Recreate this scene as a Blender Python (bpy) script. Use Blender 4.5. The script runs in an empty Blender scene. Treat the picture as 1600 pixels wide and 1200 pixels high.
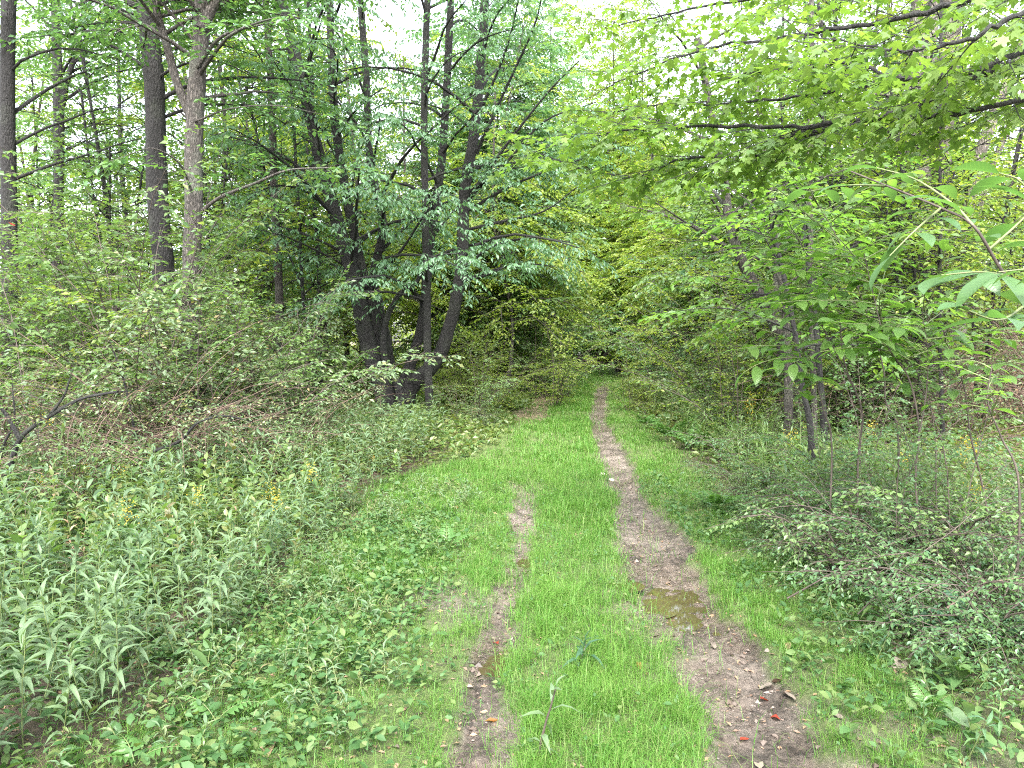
import bpy, math, random
import numpy as np
from mathutils import Vector, Matrix
R = math.radians
sc = bpy.context.scene
col = sc.collection

# ------------------------------------------------------------------ camera, sky, sun, exposure
CAM_H, FPX, PITCH = 1.65, 1200.0, R(3.34)
cam_d = bpy.data.cameras.new('camera'); cam_d.sensor_width = 36; cam_d.lens = 27.0
cam_d.clip_start = 0.05; cam_d.clip_end = 2000
cam = bpy.data.objects.new('camera', cam_d); col.objects.link(cam)
cam.location = (0, 0, CAM_H); cam.rotation_euler = (math.pi / 2 - PITCH, 0, 0)
sc.camera = cam

SUN_EL, SUN_AZ = R(52), R(-174)          # azimuth measured from +Y towards +X
world = bpy.data.worlds.new('World'); sc.world = world; world.use_nodes = True
wn, wl = world.node_tree.nodes, world.node_tree.links
bg = wn['Background']; bg.inputs['Strength'].default_value = 0.15
sky = wn.new('ShaderNodeTexSky'); sky.sky_type = 'NISHITA'; sky.sun_disc = False
sky.sun_elevation = SUN_EL; sky.sun_rotation = SUN_AZ
sky.air_density = 1.0; sky.dust_density = 4.0; sky.ozone_density = 1.0
hsv = wn.new('ShaderNodeHueSaturation'); hsv.inputs['Saturation'].default_value = 0.36
wl.new(sky.outputs[0], hsv.inputs['Color']); wl.new(hsv.outputs[0], bg.inputs['Color'])
sun_d = bpy.data.lights.new('sun', 'SUN'); sun_d.energy = 1.5; sun_d.angle = R(25); sun_d.color = (1, .96, .9)
sun = bpy.data.objects.new('sun', sun_d); col.objects.link(sun)
sv = Vector((math.sin(SUN_AZ) * math.cos(SUN_EL), math.cos(SUN_AZ) * math.cos(SUN_EL), math.sin(SUN_EL)))
sun.rotation_euler = sv.to_track_quat('Z', 'Y').to_euler(); sun.location = (0, 0, 30)
vs = sc.view_settings
sc.display_settings.display_device = 'sRGB'
vs.view_transform = 'Standard'; vs.look = 'None'; vs.gamma = 1; vs.use_curve_mapping = False
vs.exposure = 2.9
cy = sc.cycles
cy.max_bounces = 7; cy.diffuse_bounces = 4; cy.glossy_bounces = 2; cy.transmission_bounces = 5
cy.use_adaptive_sampling = False; cy.pixel_filter_type = 'BLACKMAN_HARRIS'; cy.filter_width = 1.1
cy.caustics_reflective = False; cy.caustics_refractive = False; cy.sample_clamp_indirect = 6
cy.use_denoising = False            # fine leaves and grass stay crisp

# ------------------------------------------------------------------ helpers: points, noise, terrain
_c, _s = math.cos(PITCH), math.sin(PITCH)
def pt(px, py, Y):
    """World point at depth Y that the photograph shows at (px, py) of 1600x1200."""
    a, b = (px - 800) / FPX, (600 - py) / FPX
    vy = _c + b * _s; vz = -_s + b * _c
    t = Y / vy
    return np.array([a * t, Y, CAM_H + vz * t])
def xat(px, Y): return (px - 800) / FPX * Y

def hash2(ix, iy, seed):
    n = (ix.astype(np.int64) * 374761393 + iy.astype(np.int64) * 668265263 + seed * 1442695041) & 0xffffffff
    n = ((n ^ (n >> 13)) * 1274126177) & 0xffffffff
    return ((n ^ (n >> 16)) & 0xffff) / 65535.0
def vnoise(x, y, seed=0):
    x = np.asarray(x, float); y = np.asarray(y, float)
    ix, iy = np.floor(x), np.floor(y); fx, fy = x - ix, y - iy
    fx = fx * fx * (3 - 2 * fx); fy = fy * fy * (3 - 2 * fy)
    a, b = hash2(ix, iy, seed), hash2(ix + 1, iy, seed)
    c, d = hash2(ix, iy + 1, seed), hash2(ix + 1, iy + 1, seed)
    return (a * (1 - fx) + b * fx) * (1 - fy) + (c * (1 - fx) + d * fx) * fy
def fbm(x, y, seed=0, o=4):
    r, a, t = 0, .5, 0
    for k in range(o):
        r = r + a * vnoise(np.asarray(x) * 2 ** k, np.asarray(y) * 2 ** k, seed + k * 17); t += a; a *= .55
    return r / t
def sm(a, b, x):
    t = np.clip((np.asarray(x, float) - a) / (b - a), 0, 1); return t * t * (3 - 2 * t)

RY = [-10, 0, 2.96, 3.54, 4.1, 4.95, 6.4, 8.25, 11.65, 16.5, 20, 26.4, 36, 46, 62, 300]
RX = [1.0, 1.04, 1.08, 1.12, 1.1, 1.07, 1.17, 1.27, 1.5, 1.85, 2.3, 3.15, 4.1, 4.9, 6.0, 30]
LY = [-10, 0, 2.96, 3.81, 4.71, 6.19, 9.43, 13, 18, 26, 36, 46, 62, 300]
LX = [-.13, -.13, -.135, -.11, -.03, .08, .2, .45, .85, 1.8, 2.9, 3.75, 4.9, 29]
def xr(y): return np.interp(y, RY, RX)
def xl(y): return np.interp(y, LY, LX)

def masks(x, y):
    x = np.asarray(x, float); y = np.asarray(y, float)
    n1 = fbm(x * 3.1, y * 2.2, 5) - .5; n2 = fbm(x * 9, y * 7, 9) - .5
    u = x - xr(y); w = x - xl(y)
    wid = np.interp(y, [0, 3, 3.6, 5, 8, 20, 40], [.27, .27, .22, .27, .20, .20, .24])
    mr = 1 - sm(wid - .06, wid + .07, np.abs(u + .02) + .26 * n1 + .20 * n2)
    amt = np.interp(y, [0, 3, 7.6, 8.6, 9.2, 11, 14], [1, 1, 1, .25, .75, .2, 0])
    ml = (1 - sm(.06, .15, np.abs(w) + .2 * n1 + .2 * n2)) * amt
    ml = ml * sm(.36, .46, fbm(x * 2 + 3, y * 1.6, 31) + .22 * (y < 8))
    mr = mr * (1 - .8 * sm(24, 31, y))
    litter = sm(14, 16, y) * (1 - sm(22, 25, y)) * (1 - sm(.25, .6, np.abs(w + .35) + .3 * n1))
    return mr, ml, litter
PUD = [(1.13, 4.92, .26, .46, .055), (-.07, 3.98, .09, .20, .028), (.70, 5.12, .16, .12, .03), (.88, 4.78, .13, .10, .022), (.12, 5.6, .07, .16, .02)]
def wetness(x, y):
    r = 0
    for (a, b, sx, sy, d) in PUD:
        r = np.maximum(r, np.exp(-(((x - a) / (sx * 1.5)) ** 2 + ((y - b) / (sy * 1.5)) ** 2)))
    return r
def H0(x, y):
    """Land without the fine relief of the ruts."""
    x = np.asarray(x, float); y = np.asarray(y, float)
    h = .10 * (fbm(x * .35, y * .35, 71, 3) - .5)
    u = x - xr(y); w = x - xl(y)
    h = h + np.clip(u - 2.6, 0, 14) * .075 + np.clip(-w - 2.5, 0, 30) * .012
    h = h - .03 * np.exp(-((u / .55) ** 2)) - .02 * np.exp(-((w / .4) ** 2))
    return h
def H(x, y):
    x = np.asarray(x, float); y = np.asarray(y, float)
    mr, ml, li = masks(x, y)
    m = np.maximum(mr, ml)
    h = H0(x, y) - .045 * mr - .03 * ml
    near = 1 - sm(10, 20, y)
    clod = fbm(x * 10, y * 14, 3, 4) - .5 + .6 * np.clip(fbm(x * 7, y * 9, 19, 2) - .55, 0, 1)
    tread = np.sin((y + .25 * np.abs(x - xr(y)) + .1 * fbm(x * 4, y * 4, 8)) * 2 * math.pi / .11) * mr
    h = h + near * m * (.085 * clod + .006 * tread * sm(5.5, 7, y)) + near * .02 * (fbm(x * 6, y * 6, 77) - .5)
    h = h + .05 * near * np.exp(-(((np.abs(x - xr(y)) - .30) / .08) ** 2)) * fbm(x * 5, y * 5, 12)
    for (a, b, sx, sy, d) in PUD:
        h = h - d * np.exp(-(((x - a) / sx) ** 2 + ((y - b) / sy) ** 2))
    return h
def hz(x, y): return float(H0(x, y))

# ------------------------------------------------------------------ helpers: meshes and objects
def mk_mesh(name, chunks, mats):
    """chunks: (verts(n,3), faces(m,k), material index, smooth)."""
    me = bpy.data.meshes.new(name)
    chunks = [c for c in chunks if len(c[0]) and len(c[1])]
    if not chunks: return me
    V = np.concatenate([c[0] for c in chunks]).astype(np.float32)
    loops, starts, mi, smo, off, lo = [], [], [], [], 0, 0
    for v, f, m, s in chunks:
        f = np.asarray(f, np.int32) + off; k = f.shape[1]
        loops.append(f.ravel()); starts.append(lo + np.arange(len(f), dtype=np.int32) * k)
        mi.append(np.full(len(f), m, np.int32)); smo.append(np.full(len(f), bool(s)))
        lo += f.size; off += len(v)
    loops, starts = np.concatenate(loops), np.concatenate(starts)
    me.vertices.add(len(V)); me.vertices.foreach_set('co', V.ravel())
    me.loops.add(len(loops)); me.loops.foreach_set('vertex_index', loops)
    me.polygons.add(len(starts)); me.polygons.foreach_set('loop_start', starts)
    me.polygons.foreach_set('material_index', np.concatenate(mi))
    me.polygons.foreach_set('use_smooth', np.concatenate(smo))
    for m in mats: me.materials.append(m)
    me.update(calc_edges=True)
    return me
def tag(o, label=None, cat=None, group=None, kind=None):
    if label: o['label'] = label
    if cat: o['category'] = cat
    if group: o['group'] = group
    if kind: o['kind'] = kind
    return o
def link(name, data, parent=None, loc=None):
    o = bpy.data.objects.new(name, data); col.objects.link(o)
    if parent is not None: o.parent = parent
    if loc is not None: o.location = loc
    return o
def thing(name, label, cat, loc, group=None):
    return tag(link(name, None, None, loc), label, cat, group)
def copy_tree(root, loc, rz=0, s=1.0, label=None, group=None):
    r = root.copy(); col.objects.link(r)
    r.location = loc; r.rotation_euler = (0, 0, rz); r.scale = (s, s, s) if np.isscalar(s) else s
    if label: r['label'] = label
    if group: r['group'] = group
    elif 'group' in r: del r['group']
    for ch in list(root.children):
        c = ch.copy(); col.objects.link(c); c.parent = r
        for g in ch.children:
            d = g.copy(); col.objects.link(d); d.parent = c
    return r
def norm(v): return v / np.maximum(np.linalg.norm(v, axis=-1, keepdims=True), 1e-9)

class Wood:
    def __init__(s): s.V, s.Q, s.n = [], [], 0
    def tube(s, pts, rad, sides=6, rough=0, rng=None):
        pts = np.asarray(pts, float); n = len(pts); rad = np.asarray(rad, float) * np.ones(n)
        t = norm(np.gradient(pts, axis=0)); m = np.abs(t.mean(0))
        ref = np.eye(3)[int(np.argmin(m))]
        u = norm(np.cross(t, ref)); v = np.cross(t, u)
        a = np.arange(sides) / sides * 2 * math.pi
        rr = rad[:, None] * np.ones((n, sides))
        if rough and rng is not None: rr = rr * (1 + rough * rng.normal(size=(n, sides)))
        ring = pts[:, None] + rr[..., None] * (np.cos(a)[None, :, None] * u[:, None] + np.sin(a)[None, :, None] * v[:, None])
        i = np.arange(n - 1)[:, None] * sides; j = np.arange(sides)[None]; k = (j + 1) % sides
        q = np.stack([i + j, i + k, i + sides + k, i + sides + j], -1).reshape(-1, 4)
        s.V.append(ring.reshape(-1, 3)); s.Q.append(q + s.n); s.n += n * sides
    def twigs(s, o, e, r0, r1):
        """Many straight three-sided twigs at once."""
        m = len(o)
        if not m: return
        t = norm(e - o); u = norm(np.cross(t, np.array([.3, .2, 1.0]))); v = np.cross(t, u)
        a = np.arange(3) / 3 * 2 * math.pi
        d = np.cos(a)[None, :, None] * u[:, None] + np.sin(a)[None, :, None] * v[:, None]
        r0 = np.broadcast_to(np.asarray(r0, float), (m,)); r1 = np.broadcast_to(np.asarray(r1, float), (m,))
        ring = np.concatenate([o[:, None] + d * r0[:, None, None], e[:, None] + d * r1[:, None, None]], 1)
        q = np.array([[0, 1, 4, 3], [1, 2, 5, 4], [2, 0, 3, 5]])
        s.V.append(ring.reshape(-1, 3)); s.Q.append((q[None] + (np.arange(m) * 6)[:, None, None]).reshape(-1, 4) + s.n); s.n += m * 6
    def chunk(s, mi=0, off=None):
        if not s.V: return (np.zeros((0, 3)), np.zeros((0, 4), int), mi, True)
        V = np.concatenate(s.V)
        return (V if off is None else V - off, np.concatenate(s.Q), mi, True)

def spline(P, n):
    """Catmull-Rom through the control points P (any dimension)."""
    P = np.asarray(P, float); m = len(P)
    if m == 2: return P[0] + (P[1] - P[0]) * np.linspace(0, 1, n)[:, None]
    E = np.vstack([2 * P[0] - P[1], P, 2 * P[-1] - P[-2]])
    t = np.linspace(0, m - 1 - 1e-6, n); i = t.astype(int); f = (t - i)[:, None]
    a, b, c, d = E[i], E[i + 1], E[i + 2], E[i + 3]
    return .5 * (2 * b + (c - a) * f + (2 * a - 5 * b + 4 * c - d) * f ** 2 + (3 * b - a - 3 * c + d) * f ** 3)

# leaf shapes: x across, y from stalk to tip, z towards the upper side
def tmpl_pairs(stations, fold=.25):
    """stations: (y, half width, z). First and last have zero width."""
    V, T = [], []
    mids = []
    for y, w, z in stations: mids.append(len(V)); V.append((0, y, z))
    for sg in (-1, 1):
        prev = None
        for k, (y, w, z) in enumerate(stations):
            cur = mids[k] if w == 0 else len(V)
            if w: V.append((sg * w, y, z + fold * w))
            if prev is not None:
                a, b, c, d = mids[k - 1], mids[k], cur, prev
                for tri in ((a, b, c), (a, c, d)):
                    if len(set(tri)) == 3: T.append(tri if sg < 0 else tri[::-1])
            prev = cur
    return np.array(V, float), np.array(T, int)
T_DIA = (np.array([(0, 0, 0), (-.27, .45, .07), (0, 1, -.06), (.27, .45, .07)], float), np.array([(0, 2, 1), (0, 3, 2)]))
T_OVAL = tmpl_pairs([(0, 0, 0), (.28, .24, .0), (.62, .25, -.03), (1, 0, -.16)])
T_BIG = tmpl_pairs([(0, 0, 0), (.06, .04, 0), (.22, .14, .015), (.42, .20, .015), (.62, .215, -.01), (.8, .16, -.05), (.92, .07, -.10), (1, 0, -.15)], .2)
T_LANCE = tmpl_pairs([(0, 0, 0), (.18, .075, .05), (.45, .11, .06), (.72, .075, -.06), (1, 0, -.3)], .45)
T_LEAFLET = tmpl_pairs([(0, 0, 0), (.35, .19, .02), (.65, .16, -.05), (1, 0, -.22)], .3)
def _maple():
    lob = [(-150, .28), (-128, .50), (-108, .38), (-82, .62), (-62, .78), (-52, .50), (-40, .44), (-26, .70), (-16, .80), (0, 1.0)]
    lob = [(-145, .30), (-112, .55), (-92, .36), (-58, .82), (-40, .60), (-30, .42), (-14, .72), (0, 1.0)]
    ang = lob + [(-a, r) for a, r in lob[-2::-1]]
    V = [(0, .32, .0), (0, .02, 0)]
    for a, r in ang:
        x, y = math.sin(R(a)) * r * .62, math.cos(R(a)) * r * .68 + .32
        V.append((x, y, -.16 * (x * x + (y - .32) ** 2) + .05 * abs(x)))
    n = len(ang)
    T = [(0, 2 + i + 1, 2 + i) for i in range(n - 1)] + [(0, 2, 1), (0, 1, 2 + n - 1)]
    return np.array(V, float), np.array(T, int)
T_MAPLE = _maple()
def frames(pos, ydir, nrm, size):
    y = norm(ydir); x = norm(np.cross(y, nrm)); z = np.cross(x, y)
    return pos, x, y, z, np.broadcast_to(np.asarray(size, float), (len(pos),))
def put_leaves(t, F):
    pos, x, y, z, s = F
    V, T = t
    v = pos[:, None] + s[:, None, None] * (V[None, :, :1] * x[:, None] + V[None, :, 1:2] * y[:, None] + V[None, :, 2:] * z[:, None])
    f = T[None] + (np.arange(len(pos)) * len(V))[:, None, None]
    return v.reshape(-1, 3), f.reshape(-1, 3)
def leaves_on(o, d, ln, n, size, rng, spread=55, droop=.25, hang=.3, tilt=.35, jit=.2):
    """n leaves, alternating in a loose plane, on each of many twigs (origins o, directions d, lengths ln)."""
    m = len(o); ln = np.broadcast_to(np.asarray(ln, float), (m,))
    t = (np.arange(n)[None] + .6 + rng.uniform(-.3, .3, (m, n))) / n
    up = np.array([0, 0, 1.0])
    pos = o[:, None] + d[:, None] * (ln[:, None] * t)[..., None] - up * (droop * (ln[:, None] * t) ** 2 / np.maximum(ln[:, None], .05))[..., None]
    side = norm(np.cross(d, up) + 1e-4)
    sg = np.where(np.arange(n) % 2 == 0, 1, -1)[None] * np.ones((m, 1))
    a = R(spread) * (1 - .75 * (t > .92)) + rng.normal(0, .25, (m, n))
    y = d[:, None] * np.cos(a)[..., None] + side[:, None] * (sg * np.sin(a))[..., None] - up * (hang + rng.normal(0, jit, (m, n)))[..., None]
    nr = up + rng.normal(0, tilt, (m, n, 3))
    sz = size * rng.uniform(.65, 1.2, (m, n))
    return frames(pos.reshape(-1, 3), y.reshape(-1, 3), nr.reshape(-1, 3), sz.reshape(-1))
def catF(Fs): return tuple(np.concatenate([f[i] for f in Fs]) for i in range(5))
def subF(F, idx): return tuple(f[idx] for f in F)

# ------------------------------------------------------------------ materials
def nodes_of(name):
    m = bpy.data.materials.new(name); m.use_nodes = True
    n, l = m.node_tree.nodes, m.node_tree.links
    return m, n, l, n['Principled BSDF'], n['Material Output']
def ramp(n, stops):
    r = n.new('ShaderNodeValToRGB'); e = r.color_ramp.elements
    while len(e) < len(stops): e.new(.5)
    for k, (p, c) in enumerate(stops): e[k].position = p; e[k].color = (*c, 1)
    return r
def leaf_mat(name, cols, trans=.45, rough=.42, spec=.45, tgain=(1.5, 1.6, .75), patch=None, veins=False):
    m, n, l, p, out = nodes_of(name)
    geo = n.new('ShaderNodeNewGeometry'); obi = n.new('ShaderNodeObjectInfo')
    ad = n.new('ShaderNodeMath'); ad.operation = 'MULTIPLY_ADD'; ad.inputs[1].default_value = .72
    mu = n.new('ShaderNodeMath'); mu.operation = 'MULTIPLY'; mu.inputs[1].default_value = .28
    l.new(geo.outputs['Random Per Island'], ad.inputs[0]); l.new(obi.outputs['Random'], mu.inputs[0]); l.new(mu.outputs[0], ad.inputs[2])
    k = len(cols)
    rp = ramp(n, [(i / (k - 1), c) for i, c in enumerate(cols)]); l.new(ad.outputs[0], rp.inputs[0])
    c = rp.outputs[0]
    if patch:                                             # broad drifts of another hue
        tc = n.new('ShaderNodeTexCoord'); nz = n.new('ShaderNodeTexNoise'); nz.inputs['Scale'].default_value = patch[1]
        nz.inputs['Detail'].default_value = 3
        l.new(tc.outputs['Object'], nz.inputs['Vector'])
        mr_ = n.new('ShaderNodeMapRange'); mr_.inputs[1].default_value = .42; mr_.inputs[2].default_value = .68; mr_.inputs[4].default_value = patch[2]
        l.new(nz.outputs[0], mr_.inputs[0])
        mx = n.new('ShaderNodeMix'); mx.data_type = 'RGBA'; mx.inputs[7].default_value = (*patch[0], 1)
        l.new(mr_.outputs[0], mx.inputs[0]); l.new(c, mx.inputs[6]); c = mx.outputs[2]
    if veins:
        tc = n.new('ShaderNodeTexCoord'); sx = n.new('ShaderNodeSeparateXYZ'); l.new(tc.outputs['Object'], sx.inputs[0])
        ab = n.new('ShaderNodeMath'); ab.operation = 'ABSOLUTE'; l.new(sx.outputs[0], ab.inputs[0])
        q = n.new('ShaderNodeMath'); q.operation = 'MULTIPLY_ADD'; q.inputs[1].default_value = -.75; l.new(ab.outputs[0], q.inputs[0]); l.new(sx.outputs[1], q.inputs[2])
        w = n.new('ShaderNodeMath'); w.operation = 'MULTIPLY'; w.inputs[1].default_value = 80; l.new(q.outputs[0], w.inputs[0])
        sn = n.new('ShaderNodeMath'); sn.operation = 'SINE'; l.new(w.outputs[0], sn.inputs[0])
        bp = n.new('ShaderNodeBump'); bp.inputs['Strength'].default_value = .12; bp.inputs['Distance'].default_value = .004
        l.new(sn.outputs[0], bp.inputs['Height']); l.new(bp.outputs[0], p.inputs['Normal'])
        pw = n.new('ShaderNodeMapRange'); pw.inputs[1].default_value = .86; pw.inputs[2].default_value = 1; pw.inputs[4].default_value = .22
        l.new(sn.outputs[0], pw.inputs[0])
        mx = n.new('ShaderNodeMix'); mx.data_type = 'RGBA'; mx.inputs[7].default_value = (.16, .24, .07, 1)
        l.new(pw.outputs[0], mx.inputs[0]); l.new(c, mx.inputs[6]); c = mx.outputs[2]
    l.new(c, p.inputs['Base Color'])
    p.inputs['Roughness'].default_value = rough; p.inputs['Specular IOR Level'].default_value = spec
    tr = n.new('ShaderNodeBsdfTranslucent')
    g = n.new('ShaderNodeMix'); g.data_type = 'RGBA'; g.blend_type = 'MULTIPLY'; g.inputs[0].default_value = 1; g.inputs[7].default_value = (*tgain, 1)
    l.new(c, g.inputs[6]); l.new(g.outputs[2], tr.inputs[0])
    ms = n.new('ShaderNodeMixShader'); ms.inputs[0].default_value = trans
    l.new(p.outputs[0], ms.inputs[1]); l.new(tr.outputs[0], ms.inputs[2]); l.new(ms.outputs[0], out.inputs[0])
    return m
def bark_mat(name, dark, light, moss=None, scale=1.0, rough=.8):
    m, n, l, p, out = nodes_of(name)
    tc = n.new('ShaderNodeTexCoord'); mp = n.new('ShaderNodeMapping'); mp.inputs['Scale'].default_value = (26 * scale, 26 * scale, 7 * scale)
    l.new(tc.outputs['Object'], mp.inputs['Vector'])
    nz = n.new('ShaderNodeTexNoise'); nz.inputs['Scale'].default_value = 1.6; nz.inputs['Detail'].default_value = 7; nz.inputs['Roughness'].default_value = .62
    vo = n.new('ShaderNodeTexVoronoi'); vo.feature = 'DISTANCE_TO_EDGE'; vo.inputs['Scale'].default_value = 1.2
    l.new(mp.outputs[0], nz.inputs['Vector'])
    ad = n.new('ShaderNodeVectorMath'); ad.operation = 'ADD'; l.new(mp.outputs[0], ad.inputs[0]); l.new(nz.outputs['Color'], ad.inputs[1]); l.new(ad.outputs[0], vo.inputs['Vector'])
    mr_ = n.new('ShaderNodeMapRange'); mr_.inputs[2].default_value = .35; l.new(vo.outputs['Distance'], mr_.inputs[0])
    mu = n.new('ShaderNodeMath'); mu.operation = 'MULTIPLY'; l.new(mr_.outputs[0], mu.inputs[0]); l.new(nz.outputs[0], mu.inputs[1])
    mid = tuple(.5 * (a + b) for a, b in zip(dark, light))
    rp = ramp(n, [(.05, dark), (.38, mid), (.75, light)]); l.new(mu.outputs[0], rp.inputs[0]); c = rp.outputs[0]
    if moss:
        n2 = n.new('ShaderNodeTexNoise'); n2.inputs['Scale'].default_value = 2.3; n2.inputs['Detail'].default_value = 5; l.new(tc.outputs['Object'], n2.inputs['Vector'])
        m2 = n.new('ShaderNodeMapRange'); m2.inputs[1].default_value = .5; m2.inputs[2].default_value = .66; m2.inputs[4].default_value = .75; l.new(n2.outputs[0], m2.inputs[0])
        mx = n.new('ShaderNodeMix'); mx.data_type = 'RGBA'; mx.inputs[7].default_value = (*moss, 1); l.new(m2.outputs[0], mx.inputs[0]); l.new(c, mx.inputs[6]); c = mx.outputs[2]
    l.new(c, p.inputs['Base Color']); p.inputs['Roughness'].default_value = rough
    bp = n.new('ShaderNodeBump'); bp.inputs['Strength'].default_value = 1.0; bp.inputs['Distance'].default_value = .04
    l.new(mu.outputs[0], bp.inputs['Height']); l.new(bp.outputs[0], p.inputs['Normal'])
    return m
def plain_mat(name, c, rough=.7, var=.35, scale=18):
    m, n, l, p, out = nodes_of(name)
    tc = n.new('ShaderNodeTexCoord'); nz = n.new('ShaderNodeTexNoise'); nz.inputs['Scale'].default_value = scale; nz.inputs['Detail'].default_value = 5
    l.new(tc.outputs['Object'], nz.inputs['Vector'])
    rp = ramp(n, [(.3, tuple(x * (1 - var) for x in c)), (.7, tuple(x * (1 + var) for x in c))]); l.new(nz.outputs[0], rp.inputs[0])
    l.new(rp.outputs[0], p.inputs['Base Color']); p.inputs['Roughness'].default_value = rough
    return m
M = {}
M['mid'] = leaf_mat('leaf_mid', [(.045, .10, .04), (.07, .145, .055), (.10, .18, .065), (.07, .145, .08), (.125, .195, .06)])
M['blue'] = leaf_mat('leaf_sky_sheen', [(.055, .115, .06), (.08, .165, .09), (.115, .21, .12), (.09, .18, .08)], trans=.5, rough=.42, spec=.55)  # bluish cast of reflected sky is painted into this leaf colour
M['yellow'] = leaf_mat('leaf_yellowgreen', [(.105, .175, .035), (.155, .225, .042), (.205, .245, .05), (.10, .18, .05)], trans=.5)
M['maple'] = leaf_mat('leaf_maple', [(.07, .13, .03), (.10, .175, .04), (.13, .20, .05), (.085, .155, .05), (.16, .21, .055)], trans=.5, rough=.45, spec=.35)
M['broad'] = leaf_mat('leaf_broad', [(.062, .135, .034), (.085, .18, .042), (.115, .205, .052), (.16, .24, .05)], trans=.58, rough=.38, spec=.55, veins=True)
M['broaddark'] = leaf_mat('leaf_broad_dark', [(.035, .085, .034), (.05, .115, .042), (.068, .135, .05), (.10, .175, .045)], trans=.4, rough=.36, spec=.55, veins=True)
M['bush'] = leaf_mat('leaf_bush', [(.06, .115, .034), (.095, .165, .05), (.13, .20, .07), (.09, .16, .08), (.165, .20, .07)], trans=.45)
M['thicket'] = leaf_mat('leaf_thicket', [(.065, .105, .05), (.10, .155, .075), (.125, .18, .10), (.15, .165, .06), (.18, .10, .06)], trans=.35)
M['weed'] = leaf_mat('leaf_weed', [(.045, .09, .042), (.075, .13, .064), (.115, .175, .095), (.09, .145, .06), (.15, .185, .085)], trans=.38, rough=.55, spec=.35)
M['cover'] = leaf_mat('leaf_cover', [(.026, .068, .02), (.042, .10, .03), (.062, .125, .042), (.09, .14, .042), (.12, .13, .05)], trans=.35, rough=.58, spec=.3)
M['under'] = leaf_mat('leaf_under', [(.04, .085, .025), (.065, .125, .04), (.095, .155, .045), (.13, .155, .05), (.11, .085, .045)], trans=.4, patch=((.12, .17, .05), .5, .6))
M['fern'] = leaf_mat('leaf_fern', [(.06, .14, .035), (.085, .175, .045)], trans=.45)
M['fernblue'] = leaf_mat('leaf_fern_dark', [(.035, .085, .05), (.05, .11, .06)], trans=.35)
M['grass'] = leaf_mat('grass_blade', [(.036, .108, .018), (.056, .16, .022), (.082, .20, .03), (.118, .215, .045), (.21, .20, .10)], trans=.45, rough=.5, spec=.3, tgain=(1.3, 1.35, .8), patch=((.11, .22, .035), 1.6, .5))
M['gold'] = leaf_mat('flower_gold', [(.35, .25, .02), (.5, .36, .03)], trans=.3)
M['red'] = leaf_mat('leaf_red', [(.15, .022, .014), (.22, .035, .02), (.11, .018, .012)], trans=.3)
M['orange'] = leaf_mat('leaf_orange', [(.24, .09, .035), (.30, .13, .05)], trans=.4)
M['brownleaf'] = leaf_mat('leaf_dead', [(.09, .055, .035), (.17, .105, .06), (.24, .17, .11), (.12, .075, .055), (.20, .15, .11)], trans=.12, rough=.6, spec=.3, tgain=(1, 1, 1))
M['paleleaf'] = leaf_mat('leaf_dead_pale', [(.13, .11, .09), (.19, .16, .13)], trans=.15, rough=.55, tgain=(1, 1, 1))
M['bark'] = bark_mat('bark', (.02, .016, .014), (.105, .09, .078), (.06, .068, .045))
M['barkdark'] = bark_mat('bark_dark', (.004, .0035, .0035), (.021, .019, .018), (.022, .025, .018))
M['barklight'] = bark_mat('bark_light', (.035, .03, .026), (.175, .155, .138), (.10, .11, .085))
M['barkpale'] = bark_mat('bark_pale', (.07, .06, .05), (.30, .27, .235), (.18, .17, .14))
M['twig'] = plain_mat('twig', (.055, .042, .034), .75)
M['cane'] = plain_mat('cane_brown', (.085, .056, .042), .7)
M['greenstem'] = plain_mat('stem_green', (.10, .13, .045), .6)
M['stone'] = plain_mat('stone', (.42, .38, .34), .75, .3, 30)
M['wet_log'] = bark_mat('log_bark', (.04, .026, .02), (.15, .10, .07))

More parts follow.
